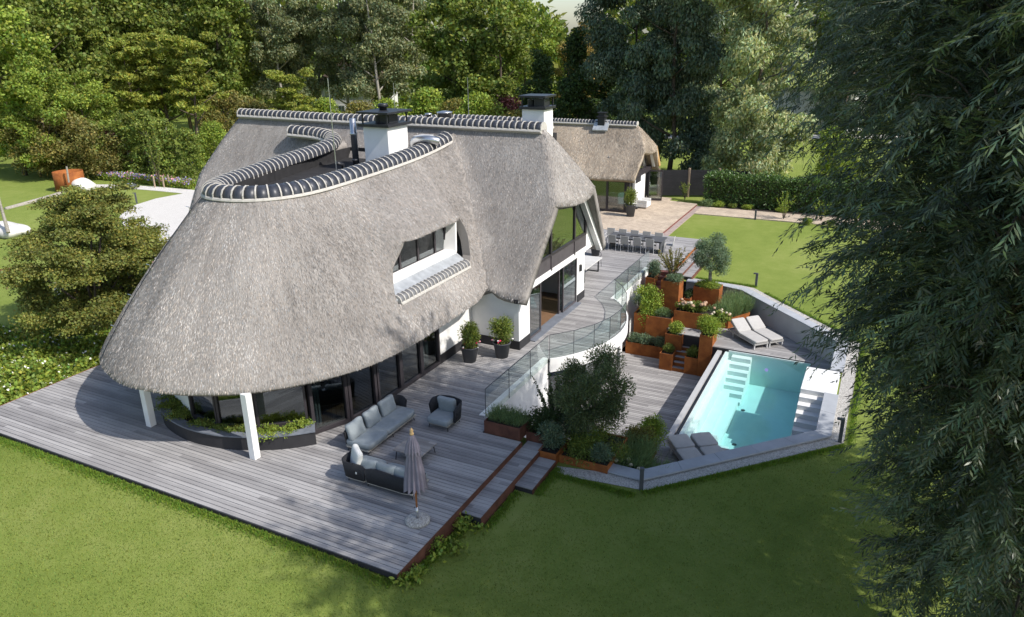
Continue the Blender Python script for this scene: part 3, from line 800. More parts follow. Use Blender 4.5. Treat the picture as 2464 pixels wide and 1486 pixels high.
BRIM = [(-20.2,28.3,8.02),(-19.7,29.3,8.0),(-18.9,30.4,7.95),(-18.0,30.75,7.95),(-16.0,30.75,7.93),(-14.0,30.75,7.9),(-13.4,30.2,7.9),(-13.1,29.4,7.92)]
ridge_cap(spline(BRIM, 8), house, TILE_S, 0.235, 0.22, 0.2)
bkf = MB().prism([(-19.6,28.2),(-13.1,28.2),(-13.1,30.5),(-18.6,30.6)], 5.0, 7.55).build('flat_roof', 'roof_felt', house)
flat = [(-16.75,26.8),(-16.75,18.5),(-17.2,17.2),(-18.3,16.75),(-19.2,17.1),(-20.1,19.5),(-21.3,24.0),(-21.6,26.8)]
MB().prism(flat, 6.2, 6.55).build('flat_roof', 'roof_felt', house)
up = MB()
for a, b in zip(flat, flat[1:]+flat[:1]):
    d = Vector((b[0]-a[0], b[1]-a[1])).normalized(); n = Vector((-d.y, d.x))*0.05
    up.prism([a, b, (b[0]+n.x,b[1]+n.y), (a[0]+n.x,a[1]+n.y)], 6.3, 6.98)
up.build('upstand', 'roof_felt', house)
MB().lathe([(0.13,7.5),(0.13,8.25),(0.16,8.26),(0.16,8.32),(0.02,8.34)],-18.9,29.2,20).lathe([(0.33,7.5),(0.33,8.35),(0.36,8.36),(0.36,8.4),(0.1,8.45)],-18.1,29.3,24).build('roof_vent', 'steel', house, True)

# chimneys
def chimney(x0, y0, x1, y1, zb, zt, cap_h, over, vent, parent):
    ch = MB().box(x0,y0,zb,x1,y1,zt).build('chimney', 'white_stucco', parent, bevel=0.01)
    ox = parent.location
    def sub(mb, nm, mat, bev=0.0, smooth=False):
        off = Vector(ox); mb.v = [(a-off.x,b-off.y,c-off.z) for a,b,c in mb.v]
        return mb.build(nm, mat, ch, smooth, bev, rel=True)
    sub(MB().box(x0-over*0.45,y0-over*0.45,zt,x1+over*0.45,y1+over*0.45,zt+0.11), 'collar', 'black_metal', 0.008)
    k = MB(); q = 0.05
    for a in (x0-0.02, x1-q+0.02):
        for b in (y0-0.02, y1-q+0.02): k.box(a,b,zt+0.11,a+q,b+q,zt+0.11+cap_h)
    sub(k, 'cap_leg', 'black_metal')
    cx, cy = (x0+x1)/2, (y0+y1)/2
    sub(MB().lathe([(0.16,zt+0.11),(0.16,zt+0.11+cap_h*0.7)],cx-0.28,cy,16).box(cx-0.02,cy-0.3,zt+0.11,cx+0.42,cy+0.3,zt+0.11+cap_h*0.8), 'flue', 'black_metal')
    sub(MB().box(x0-over*0.5,y0-over*0.5,zt+0.11+cap_h,x1+over*0.5,y1+over*0.5,zt+0.19+cap_h), 'cap', 'black_metal', 0.008)
    if vent: sub(MB().lathe([(0.15,zt+0.19+cap_h),(0.15,zt+0.3+cap_h),(0.2,zt+0.31+cap_h),(0.2,zt+0.42+cap_h),(0.17,zt+0.44+cap_h)],cx-0.12,cy+0.1,20), 'cowl', 'black_metal', 0, True)
    return ch
chimney(-18.62,24.0,-17.45,25.35,6.4,8.3,0.38,0.34,True,house)
chimney(-13.75,28.35,-12.75,29.25,6.8,8.72,0.36,0.22,False,house)
MB().lathe([(0.13,6.55),(0.13,7.9),(0.15,7.91),(0.15,7.98),(0.125,8.0),(0.125,8.55),(0.02,8.56)],-19.35,24.3,18).build('flue_pipe', 'steel', house, True)
MB().lathe([(0.09,6.55),(0.09,6.95),(0.11,6.96),(0.11,7.02)],-19.0,23.8,14).tube([(-19.3,23.4,6.6),(-19.3,23.4,6.85),(-19.3,23.05,6.95)],0.07,10).build('vent_pipe', 'black_metal', house, True)
MB().box(-17.6,25.9,6.55,-17.0,26.6,7.75).build('plant_box', 'wall_grey', house, bevel=0.02)
MB().tube(spline([(-17.35,25.6,7.2),(-17.3,25.5,7.5),(-17.05,25.45,7.66),(-16.5,25.5,7.7),(-16.2,25.7,7.6)],4),0.16,14).build('duct', 'steel', house, True)
for (x, y, z0, z1) in ((-17.3,20.6,6.55,10.3),(-19.3,27.2,7.5,9.75),(-16.9,29.4,7.55,9.9)):
    MB().tube([(x,y,z0),(x,y,(z0+z1)/2),(x,y,z1)],[0.022,0.016,0.012],6).build('lightning_rod', 'steel', house)
# lightning conductor stapled down the nose of the roof
cond = []
for j in range(0, NJ+1):
    p = Gm[j][8*13-4]; cond.append(p+Vector((0.0,0,0.09)))
MB().tube(cond, 0.012, 5).build('conductor', 'black_metal', house)
for j in range(4, NJ, 6): MB().tube([cond[j]-Vector((0,0,0.1)), cond[j]+Vector((-0.03,-0.03,0.1)), cond[j]+Vector((-0.14,-0.05,0.12))],0.011,5).build('conductor_clip', 'steel', house)

# dormer window set back in the thatch
dw = MB().box(-14.83,19.0,3.70,-14.75,23.6,3.88).box(-14.83,19.6,4.95,-14.75,23.8,5.12)
for y in (19.35,20.5,21.65,22.8,23.55): dw.box(-14.83,y-0.05,3.88,-14.748,y+0.05,4.95)
dwo = dw.build('dormer_window', 'frame_dark', house)
MB().box(-14.80,19.0,3.88,-14.78,23.6,4.95).build('pane', 'glass_window', house)
MB().box(-15.6,19.2,3.3,-15.52,23.4,4.6).build('dormer_back_wall', 'interior_wall', house)
MB().add([(-14.75,18.9,3.66),(-14.28,18.8,3.70),(-14.28,23.55,3.70),(-14.75,23.6,3.66),(-14.75,18.9,3.87),(-14.28,18.8,3.83),(-14.28,23.55,3.83),(-14.75,23.6,3.87)],[(0,1,2,3),(4,7,6,5),(1,5,6,2),(0,4,5,1),(2,6,7,3)]).build('dormer_sill', 'white_stucco', house)
MB().add([(-14.27,18.78,3.74),(-13.74,18.74,3.42),(-13.74,23.5,3.42),(-14.27,23.55,3.74),(-14.3,18.78,3.55),(-13.8,18.74,3.2),(-13.8,23.5,3.2),(-14.3,23.55,3.55)],[(0,1,2,3),(4,7,6,5),(0,4,5,1),(3,2,6,7),(1,5,6,2)]).build('flashing', 'lead', house)
MB().add([(-14.8,23.40,3.82),(-14.27,23.46,3.80),(-14.42,23.76,5.08),(-14.8,23.7,5.08),(-14.8,23.5,3.82),(-14.27,23.56,3.80),(-14.42,23.86,5.08),(-14.8,23.8,5.08)],[(0,1,2,3),(4,7,6,5),(1,5,6,2),(2,6,7,3)]).build('dormer_cheek', 'white_stucco', house)
ridge_cap([(-13.86,18.85,3.34),(-13.86,23.45,3.34)], house, TILE_G, 0.235, 0.22, 0.2)

# walls below the thatch
def glazed(path, z0, z1, parent, frame='frame_dark', post=0.07, mid=False):
    for (a, b) in zip(path, path[1:]):
        a, b = Vector(a), Vector(b); L_ = (b-a).length; ang = math.atan2(b.y-a.y, b.x-a.x); X = T(a.x,a.y,0)@RZ(ang)
        fr = MB().box(0,-post,z0,post,post,z1,X).box(L_-post,-post,z0,L_,post,z1,X).box(post,-post,z0,L_-post,post,z0+0.12,X).box(post,-post,z1-0.1,L_-post,post,z1,X)
        w = fr.build('window', frame, parent)
        g = MB().box(post,-0.012,z0+0.12,L_-post,0.012,z1-0.1,X); off = parent.location
        g.v = [(p[0]-off.x,p[1]-off.y,p[2]-off.z) for p in g.v]; g.build('pane', 'glass_window', w, rel=True)
BAY = [(-18.35,13.92),(-17.1,13.82),(-15.95,14.25),(-14.78,15.18)]
glazed(BAY, 0.42, 2.5, house)
glazed([(-14.72,15.22),(-14.2,16.38),(-14.02,17.6)], 0.03, 2.55, house, post=0.1)
glazed([(-14.0,17.62),(-13.98,18.95),(-13.96,20.2),(-13.94,21.38)], 0.03, 2.55, house, post=0.09)
lw = MB()
for a, b in zip([(-23.0,20.0),(-22.3,17.3),(-21.4,15.6),(-20.0,14.55)],[(-22.3,17.3),(-21.4,15.6),(-20.0,14.55),(-18.38,13.92)]):
    d = (Vector(b)-Vector(a)).normalized(); n = Vector((-d.y,d.x))*0.15
    lw.prism([a,b,(b[0]+n.x,b[1]+n.y),(a[0]+n.x,a[1]+n.y)],0.0,2.9)
lw.build('wall', 'white_stucco', house)
MB().box(-14.1,21.42,0.0,-13.9,24.05,2.9).build('wall', 'white_stucco', house)
MB().box(-13.9,23.87,0.0,-12.002,24.05,2.3).build('wall', 'white_stucco', house)
MB().box(-12.0,23.84,0.0,-11.78,24.82,2.3).build('wall', 'white_stucco', house)
MB().box(-12.0,29.86,0.0,-11.78,30.76,2.2).build('wall', 'white_stucco', house)
MB().box(-18,30.6,0.0,-12.0,30.75,3.0).build('wall', 'white_stucco', house)
for q in ((-13.895,21.40,-13.87,23.83),(-13.865,23.83,-11.75,23.862),(-11.775,23.87,-11.75,24.81),(-11.775,29.87,-11.75,30.78)): MB().box(q[0],q[1],0.002,q[2],q[3],0.36).build('plinth', 'plinth', house)
MB().box(-12.05,24.83,2.2,-11.74,30.8,2.46).build('beam', 'white_stucco', house)
MB().box(-12.0,24.75,2.46,-11.76,30.86,3.02).build('spandrel', 'frame_grey', house)
for y in (26.87,29.42): MB().box(-11.76,y-0.05,2.4,-11.715,y+0.05,3.04).build('spandrel_rib', 'frame_grey', house)
gz = [(25.1,3.02),(30.84,3.02),(30.84,4.1),(30.1,5.1),(26.4,5.1)]
gw = MB().box(-11.84,25.1,3.02,-11.74,30.84,3.12)
for y, zt in ((25.75,3.9),(26.87,5.1),(29.45,5.1)): gw.box(-11.84,y-0.06,3.1,-11.735,y+0.06,zt)
gw.box(-11.84,30.72,3.02,-11.735,30.86,4.2)
gw.prism([(30.86,4.1),(29.95,5.5),(29.8,5.5),(30.72,4.05)],-11.84,-11.735,Matrix(((0,0,1,0),(1,0,0,0),(0,1,0,0),(0,0,0,1))))
gwo = gw.build('gable_window', 'frame_dark', house)
MB().wallpoly(gz,-11.80,-11.785).build('pane', 'glass_window', house)
MB().wallpoly([(30.87,2.2),(32.2,2.2),(30.35,4.45),(30.12,5.05),(30.87,4.12)],-12.0,-11.8).build('gable_wall', 'white_stucco', house)
MB().wallpoly([(29.95,4.95),(32.5,1.92),(32.22,1.92),(29.7,4.92)],-11.75,-11.5).build('barge_board', 'white_stucco', house)
# sliding doors: two fixed panes, one leaf pushed aside
def door_leaf(y0, y1, u, nm='sliding_door'):
    fr = MB().box(u-0.03,y0,0.06,u+0.03,y0+0.07,2.2).box(u-0.03,y1-0.07,0.06,u+0.03,y1,2.2).box(u-0.03,y0+0.07,0.06,u+0.03,y1-0.07,0.13).box(u-0.03,y0+0.07,2.12,u+0.03,y1-0.07,2.2).build(nm, 'frame_grey', house)
    off = house.location; g = MB().box(u-0.008,y0+0.07,0.13,u+0.008,y1-0.07,2.12); g.v = [(a-off.x,b-off.y,c-off.z) for a,b,c in g.v]
    g.build('pane', 'glass_window', fr, rel=True); return fr
door_leaf(24.84,25.95,-11.82); door_leaf(28.28,29.84,-11.82); door_leaf(28.05,29.6,-11.92)
MB().box(-12.0,24.82,0.0,-11.55,29.86,0.045).build('threshold', 'bluestone', house)
# interior shell, so that the glass has a room behind it
MB().prism([(-22,16.4),(-17.2,14.1),(-15.2,15.1),(-14.05,17.7),(-14.05,23.95),(-11.95,24.1),(-11.95,30.6),(-22,30.6)],0.003,0.03).build('interior_floor', 'interior_floor', house)
MB().box(-17.6,15.6,0.03,-17.4,24.0,2.7).box(-15.9,24.1,0.03,-15.7,30.5,2.9).box(-17.4,24.06,0.03,-13.95,24.16,2.7).build('interior_wall', 'interior_wall', house)
MB().box(-20.5,15.4,2.5,-14.6,24.0,2.58).box(-15.7,24.9,2.5,-12.05,30.5,2.58).build('ceiling', 'interior_wall', house)
MB().box(-15.7,25.2,2.75,-12.1,30.5,2.85).box(-14.5,25.8,2.85,-14.4,29.9,5.0).build('upper_floor', 'interior_wall', house)
cu = MB()
for (ya, yb, u) in ((17.75,18.2,-14.3),(20.5,21.2,-14.25),(15.5,15.9,-14.9)):
    for k in range(6):
        y = ya+(yb-ya)*k/6; cu.box(u-0.05*(k%2),y,0.05,u+0.03-0.05*(k%2),y+(yb-ya)/6,2.5)
cu.build('curtain', 'curtain', house)
MB().box(-11.78,30.1,1.45,-11.68,30.22,1.75).build('wall_lamp', 'black_metal', house)
MB().box(-11.86,23.6,2.0,-11.7,23.8,2.15).build('speaker_box', 'black_metal', house)
# white posts carrying the nose of the roof
for (x, y) in ((-19.82,13.46),(-15.33,13.42)):
    MB().box(x-0.11,y-0.11,0,x+0.11,y+0.11,2.12 if x > -17 else 2.3).build('post', 'white_stucco', house, bevel=0.01)
# balcony edge and wall of the lower floor
ap = arc_pts(ARC_R+0.02, 32); ap2 = arc_pts(ARC_R-0.28, 32); bm_ = MB()
for i in range(32): bm_.prism([ap[i],ap[i+1],ap2[i+1],ap2[i]],-0.52,-0.034)
bm_.build('balcony_edge', 'white_stucco', house)
cap_ = MB(); ap3 = arc_pts(ARC_R+0.02, 32); ap4 = arc_pts(ARC_R-0.04, 32)
for i in range(32): cap_.prism([ap3[i],ap3[i+1],ap4[i+1],ap4[i]],-0.034,0.03)
cap_.build('balcony_curb', 'white_stucco', house)
MB().prism([(-12.6,23.4)]+arc_pts(ARC_R-0.28,20)+[(-12.6,31.1)],-0.5,-0.15).build('balcony_soffit', 'white_stucco', house)
MB().box(-10.62,18.5,-3.1,-10.41,23.55,0.03).build('wall', 'white_stucco', house)
MB().box(-10.55,31.0,-3.1,-10.36,36.45,0.03).build('wall', 'white_stucco', house)
MB().box(-12.9,18.5,-3.1,-12.7,32.2,-0.2).build('wall', 'white_stucco', house)
glazed([(-10.5,23.6),(-10.15,24.9),(-9.98,26.2),(-9.9,27.5),(-9.95,28.85),(-10.3,30.2),(-10.6,31.0)],CZ+0.01,-0.5,house,'frame_grey')
MB().lathe([(0.11,CZ),(0.11,-0.5)],-9.6,29.75,20).build('column', 'white_stucco', house, True)

# curved planter wall round the nose
pl = thing('curved_planter', 'curved black planter with grey stone rim under the front of the thatch', 'planter', (-17,13.6,0))
PA = spline([(-20.6,15.0,0),(-20.05,14.12,0),(-19.25,13.58,0),(-18.0,13.28,0),(-16.84,13.34,0),(-15.91,13.62,0),(-14.94,14.13,0),(-14.2,14.8,0)],5)
PA2 = [(p.x,p.y) for p in PA]
o1 = offset_line(PA2, 0.0); i1 = offset_line(PA2, -0.2); w_ = MB(); 
for k in range(len(PA2)-1): w_.prism([o1[k],o1[k+1],i1[k+1],i1[k]],0.0,0.43)
w_.prism([(-14.2,14.8),(-14.35,14.66),(-14.8,15.1),(-14.66,15.22)],0.0,0.43)
w_.build('wall', 'plinth', pl)
o2 = offset_line(PA2, 0.03); i2 = offset_line(PA2, -0.25)
for k in range(0, len(PA2)-1, 3):
    m_ = MB(); e = min(k+3, len(PA2)-1); q = o2[k:e+1]+i2[k:e+1][::-1]
    m_.prism(q, 0.432, 0.482).build('coping_slab', 'bluestone', pl, bevel=0.005)
MB().prism([(-14.17,14.77),(-14.42,14.56),(-14.85,15.12),(-14.62,15.26)],0.435,0.485).build('coping_slab', 'bluestone', pl, bevel=0.005)
i3 = offset_line(PA2, -0.19); i4 = offset_line(PA2, -0.62); so_ = MB()
for k in range(len(PA2)-1): so_.prism([i3[k],i3[k+1],i4[k+1],i4[k]],0.0,0.36)
so_.build('soil', 'soil', pl)
PLANT_ARC = offset_line(PA2, -0.42)

# glass balustrade
bal = thing('glass_balustrade', 'frameless glass balustrade along the curved terrace edge', 'balustrade', (-9,27,0))
def pane_run(pts, z0=-0.12, z1=0.98):
    for a, b in zip(pts, pts[1:]):
        a, b = Vector(a), Vector(b); L_ = (b-a).length; ang = math.atan2(b.y-a.y,b.x-a.x)
        X = T(a.x,a.y,0)@RZ(ang)
        g = MB().box(0.008,-0.008,z0,L_-0.008,0.008,z1,X).build('glass_panel', 'glass_clear', bal)
        off = bal.location; e = MB().box(0.008,-0.012,z1,L_-0.008,0.012,z1+0.018,X); e.box(-0.004,-0.011,z0,0.006,0.011,z1+0.018,X)
        e.v = [(p[0]-off.x,p[1]-off.y,p[2]-off.z) for p in e.v]; e.build('glass_edge', 'anthracite', g, rel=True)
pane_run([(-10.38,18.52),(-10.38,20.2),(-10.38,21.9),(-10.38,23.5)])
ac = arc_pts(ARC_R-0.06, 8); pane_run(ac)
pane_run([(-10.34,31.08),(-10.34,32.9),(-10.34,34.7),(-10.34,36.4)])

# ---------------------------------------------------------------- furniture
def rz(a): return RZ(R(a))
def cushion_seat(sx, sy, sz, X): return MB().pillow(sx, sy, sz, 0.32, 0.3, X)
def legs(t, pts, z0, z1, mat='black_metal', r=0.012, splay=0.03):
    for (x, y) in pts:
        MB().tube([(x,y,z1),(x+math.copysign(splay,x),y+math.copysign(splay,y),z0)],[r*1.2,r],6).build('leg', mat, t, rel=True)
def shell(t, pts, h0, h1, th=0.05, nm='back_shell'):
    # woven rope shell following a plan curve, with a pale trim at its foot
    P = [(p.x,p.y) for p in spline([(a,b,0) for a,b in pts], 6)]
    o = offset_line(P, th/2); i = offset_line(P, -th/2); n = len(P); v = []; f = []
    for k in range(n):
        fl = 0.06
        cx = sum(p[0] for p in P)/n; cy = sum(p[1] for p in P)/n
        d = Vector((P[k][0]-cx, P[k][1]-cy)).normalized()*fl
        e = sstep(0, 0.12, k/(n-1))*sstep(0, 0.12, 1-k/(n-1)); top = h0+(h1-h0)*(0.80+0.20*e)
        v += [(o[k][0],o[k][1],h0),(i[k][0],i[k][1],h0),(i[k][0]+d.x,i[k][1]+d.y,top),(o[k][0]+d.x,o[k][1]+d.y,top)]
    for k in range(n-1):
        a = 4*k; b = 4*k+4
        for q in range(4): f.append((a+q, a+(q+1)%4, b+(q+1)%4, b+q))
    f += [(0,1,2,3),(4*n-1,4*n-2,4*n-3,4*n-4)]
    MB().add(v, f).build(nm, 'rope_dark', t, True, rel=True)
    MB().tube([(x,y,h0-0.015) for x,y in P], 0.022, 6).build('trim', 'frame_trim', t, True, rel=True)
def back_cushion(t, x, y, z, rot, tilt, w=0.36, h=0.30, mat='cushion', name='back_cushion'):
    X = T(x,y,z)@RZ(R(rot))@RX(R(90-tilt))
    MB().pillow(w, h, 0.11, 0.55, 0.42, X, pinch=0.12).build(name, mat, t, True, rel=True)
# sofa beside the glass wall: three back cushions, open end at the near side
t = thing('sofa', 'three-cushion grey outdoor sofa beside the glass wall', 'sofa', (-12.72,15.95,0))
# local x = towards the table, local y = along the sofa
MB().pillow(0.46,0.50,0.10,0.3,0.28,T(0.0,-0.57,0.29)).build('seat_cushion', 'cushion', t, True, rel=True)
MB().pillow(0.44,0.80,0.10,0.3,0.28,T(0.0,0.66,0.29)).build('seat_cushion', 'cushion', t, True, rel=True)
MB().box(-0.42,-1.05,0.13,0.40,1.45,0.19).build('base', 'frame_trim', t, bevel=0.02, rel=True)
shell(t, [(0.02,1.42),(-0.3,1.42),(-0.44,1.2),(-0.46,0.3),(-0.46,-0.6),(-0.42,-1.02)], 0.2, 0.72)
for y, w in ((-0.70,0.36),(0.10,0.34),(0.90,0.36)): back_cushion(t, -0.30, y, 0.60, 90, 17, w, 0.27)
legs(t, [(-0.36,-0.98),(0.34,-0.98),(-0.36,0.2),(0.34,0.2),(-0.36,1.36),(0.34,1.36)], 0, 0.14)
# second sofa, seen from behind
t = thing('sofa', 'dark-backed grey sofa seen from behind next to the closed parasol', 'sofa', (-11.0,14.0,0))
MB().pillow(0.42,0.44,0.10,0.3,0.28,T(-0.72,0.05,0.29)).build('seat_cushion', 'cushion', t, True, rel=True)
MB().pillow(0.66,0.44,0.10,0.3,0.28,T(0.40,0.05,0.29)).build('seat_cushion', 'cushion', t, True, rel=True)
MB().box(-1.12,-0.38,0.13,1.06,0.44,0.19).build('base', 'frame_trim', t, bevel=0.02, rel=True)
shell(t, [(-1.17,0.12),(-1.17,-0.2),(-1.05,-0.42),(-0.45,-0.43)], 0.2, 0.70)
shell(t, [(-0.36,-0.43),(0.4,-0.43),(0.9,-0.42),(1.08,-0.28),(1.12,0.1)], 0.2, 0.68)
back_cushion(t, -0.86, -0.20, 0.66, -38, 12, 0.34, 0.33, 'cushion_pale', 'throw_cushion')
for x in (-0.42,0.20,0.78): back_cushion(t, x, -0.28, 0.57, 0, 14, 0.33, 0.24)
legs(t, [(-1.06,-0.3),(-0.4,-0.3),(1.0,-0.3),(-1.06,0.36),(1.0,0.36)], 0, 0.14)
# armchair
t = thing('armchair', 'grey cushioned outdoor armchair with dark woven back near the balustrade', 'armchair', (-11.33,17.5,0))
MB().pillow(0.40,0.42,0.105,0.3,0.28,T(0,-0.02,0.29)).build('seat_cushion', 'cushion', t, True, rel=True)
MB().box(-0.36,-0.36,0.13,0.36,0.40,0.19).build('base', 'frame_trim', t, bevel=0.03, rel=True)
shell(t, [(-0.44,-0.02),(-0.43,0.25),(-0.30,0.41),(0.0,0.45),(0.30,0.41),(0.43,0.25),(0.44,-0.12)], 0.2, 0.76)
back_cushion(t, 0.0, 0.24, 0.60, 180, 12, 0.33, 0.27)
legs(t, [(-0.32,-0.32),(0.32,-0.32),(-0.32,0.34),(0.32,0.34)], 0, 0.14)
t = thing('coffee_table', 'low square plank coffee table between the two sofas', 'table', (-11.1,15.52,0))
for k in range(6): MB().box(-0.48,-0.435+0.146*k,0.30,0.48,-0.435+0.146*k+0.14,0.335).build('plank', 'table_wood', t, bevel=0.004, rel=True)
MB().box(-0.4,-0.36,0.275,0.4,0.36,0.299).build('frame', 'black_metal', t, rel=True)
legs(t, [(-0.4,-0.36),(0.4,-0.36),(-0.4,0.36),(0.4,0.36)], 0, 0.28)
# parasol
t = thing('parasol', 'closed mauve-grey parasol on a white pebble foot', 'parasol', (-9.32,12.93,0))
MB().lathe([(0.31,0),(0.32,0.05),(0.28,0.085),(0.06,0.11)],0,0,32).build('foot', 'gravel', t, True, rel=True)
MB().lathe([(0.035,0.1),(0.035,0.42)],0,0,14).build('sleeve', 'steel', t, True, rel=True)
MB().lathe([(0.024,0.4),(0.024,2.55)],0,0,12).build('pole', 'teak', t, True, rel=True)
MB().tube([(0.02,0,0.40),(-0.07,0,0.40)],0.013,6).build('knob', 'black_metal', t, rel=True)
def folds(prof, n=11, amp=0.38, seed=1):
    v = []; f = []; N = n*4; rr = random.Random(seed); ph = [rr.uniform(0.8,1.25) for _ in range(n)]
    for r, z in prof:
        for k in range(N):
            a = 2*math.pi*k/N; q = ph[(k//4)%n]
            w = r*(1+amp*q*(math.cos(n*a))*(0.35+0.65*min(1, r/0.15)))
            v.append((w*math.cos(a), w*math.sin(a), z - (0.05*math.cos(n*a) if z == prof[0][1] else 0)))
    for i in range(len(prof)-1):
        for k in range(N): f.append((i*N+k, i*N+(k+1)%N, (i+1)*N+(k+1)%N, (i+1)*N+k))
    return MB().add(v, f)
folds([(0.215,0.98),(0.205,1.15),(0.175,1.5),(0.14,1.8),(0.105,2.1),(0.06,2.4)]).build('canopy', 'umbrella_cloth', t, True, rel=True)
folds([(0.165,2.02),(0.13,2.2),(0.075,2.42),(0.03,2.52)], 12, 0.3, 4).build('vent_flap', 'umbrella_cloth', t, True, rel=True)
MB().lathe([(0.05,2.50),(0.055,2.54),(0.03,2.57),(0.05,2.61),(0.03,2.65),(0.008,2.69)],0,0,14).build('finial', 'teak_pale', t, True, rel=True)

# sun loungers
def lounger(name, label, loc, rot, back=32):
    t = thing(name, label, 'sun lounger', loc, R(rot), 'sun loungers by the pool')
    # local +y runs from the head to the foot
    MB().box(-0.36,-1.0,0.20,-0.32,1.0,0.28).box(0.32,-1.0,0.20,0.36,1.0,0.28).box(-0.32,0.96,0.20,0.32,1.0,0.28).box(-0.32,-1.0,0.20,0.32,-0.96,0.28).build('frame', 'lounger_frame', t, rel=True)
    for x in (-0.33,0.33):
        for y in (-0.6,0.95): MB().box(x-0.025,y-0.025,0,x+0.025,y+0.025,0.20).build('leg', 'pale_metal', t, rel=True)
    MB().pillow(0.35,0.66,0.06,0.25,0.2,T(0,0.36,0.335)).build('seat_pad', 'lounger_fabric', t, True, rel=True)
    X = T(0,-0.28,0.30)@RX(R(-back))
    MB().box(-0.34,-0.74,-0.02,0.34,0.0,0.02,X).build('back_frame', 'lounger_frame', t, rel=True)
    MB().pillow(0.35,0.38,0.06,0.25,0.2,X@T(0,-0.37,0.075)).build('back_pad', 'lounger_fabric', t, True, rel=True)
    return t
lounger('sun_lounger', 'grey lounger on the far pool deck, closer to the pool edge', (-4.42,32.2,PZ), 226)
lounger('sun_lounger', 'grey lounger on the far pool deck, closer to the grey wall', (-3.86,32.75,PZ), 226)
lounger('sun_lounger', 'shaded grey lounger behind the front coping, left of its pair', (-4.32,21.0,PZ), 217, 3)
lounger('sun_lounger', 'shaded grey lounger behind the front coping, right of its pair', (-3.66,21.45,PZ), 217, 3)

# dining set
t = thing('dining_table', 'long dark grey dining table on the far end of the deck', 'table', (-12.0,39.65,0))
MB().box(-1.62,-0.58,0.71,1.58,0.58,0.76).build('table_top', 'table_dark', t, bevel=0.006, rel=True)
for x in (-1.5,1.4): MB().box(x,-0.45,0.0,x+0.08,0.45,0.71).build('leg', 'anthracite', t, rel=True)
for x in (-0.95,-0.15,0.62): MB().box(x-0.24,-0.2,0.762,x+0.24,0.14,0.766).build('table_mat', 'black_metal', t, rel=True)
def dining_chair(loc, rot, label, proto=[None]):
    if proto[0] is None:
        t = thing('dining_chair', label, 'chair', loc, R(rot), 'chairs around the dining table')
        MB().box(-0.23,-0.22,0.43,0.23,0.24,0.465).build('seat', 'chair_mesh', t, bevel=0.01, rel=True)
        MB().box(-0.22,-0.012,0,0.22,0.012,0.46,T(0,-0.235,0.46)@RX(R(8))).build('backrest', 'chair_mesh', t, bevel=0.008, rel=True)
        for x in (-0.225,0.225):
            MB().tube([(x,-0.25,0),(x,-0.24,0.46),(x,-0.31,0.93)],0.016,6).build('leg', 'pale_metal', t, rel=True)
            MB().tube([(x,0.22,0),(x,0.22,0.45)],0.016,6).build('leg', 'pale_metal', t, rel=True)
            MB().tube([(x,-0.26,0.64),(x,0.2,0.64),(x,0.22,0.45)],0.014,6).build('armrest', 'pale_metal', t, rel=True)
        proto[0] = t; return t
    return dup(proto[0], loc, R(rot), label)
for k, n in enumerate(('leftmost','second from left','middle','second from right','rightmost')):
    x = -13.95+0.77*k if k else -14.0
    dining_chair((-14.0+0.735*k, 39.2, 0), 0, '%s grey chair on the near side of the dining table' % n)
    dining_chair((-13.85+0.72*k, 40.15, 0), 180, '%s grey chair on the far side of the dining table' % n)
dining_chair((-10.2,39.75,0), 98, 'grey chair at the right end of the dining table')
t = thing('concrete_table', 'pale concrete table top on dark legs by the facade corner', 'table', (-12.9,33.8,0))
MB().box(-0.56,-1.2,0.69,0.5,1.15,0.75).build('table_top', 'concrete', t, bevel=0.008, rel=True)
for y in (-1.05,0.95):
    MB().box(-0.4,y,0,0.38,y+0.06,0.05).box(-0.4,y,0.05,-0.34,y+0.06,0.69).box(0.32,y,0.05,0.38,y+0.06,0.69).build('leg', 'black_metal', t, rel=True)
t = thing('wire_chair', 'dark wire chair behind the concrete table', 'chair', (-12.95,35.5,0))
MB().box(-0.2,-0.2,0.43,0.2,0.2,0.45).build('seat', 'black_metal', t, rel=True)
MB().tube(spline([(-0.24,-0.18,0.62),(-0.26,0.1,0.66),(-0.12,0.25,0.78),(0.12,0.25,0.78),(0.26,0.1,0.66),(0.24,-0.18,0.62)],4),0.012,6).build('backrest', 'black_metal', t, rel=True)
for x in (-0.2,0.2):
    for y in (-0.2,0.2): MB().tube([(x,y,0.43),(x*1.15,y*1.15,0)],0.011,6).build('leg', 'black_metal', t, rel=True)
# armchair inside the open sliding door
def tub_chair(loc, rot, label, mat, legm='black_metal'):
    t = thing('lounge_chair', label, 'chair', loc, R(rot))
    MB().pillow(0.34,0.32,0.07,0.4,0.4,T(0,0,0.42)).build('seat', mat, t, True, rel=True)
    MB().pillow(0.36,0.42,0.06,0.4,0.45,T(0,-0.30,0.78)@RX(R(78))).build('backrest', mat, t, True, rel=True)
    for s in (-1,1): MB().pillow(0.28,0.12,0.05,0.4,0.4,T(s*0.35,-0.03,0.56)@RZ(R(90))@RX(R(90))).build('armrest', mat, t, True, rel=True)
    for x in (-0.25,0.25):
        for y in (-0.25,0.25): MB().tube([(x*0.4,y*0.4,0.38),(x,y,0.0)],0.014,6).build('leg', legm, t, rel=True)
    return t
tub_chair((-13.1,27.55,0.03), -60, 'pale teal armchair inside the open sliding door', 'teal_fabric')
tub_chair((-16.2,49.3,0.06), 30, 'blue-grey tub chair behind the pool house glass door', 'teal_fabric')

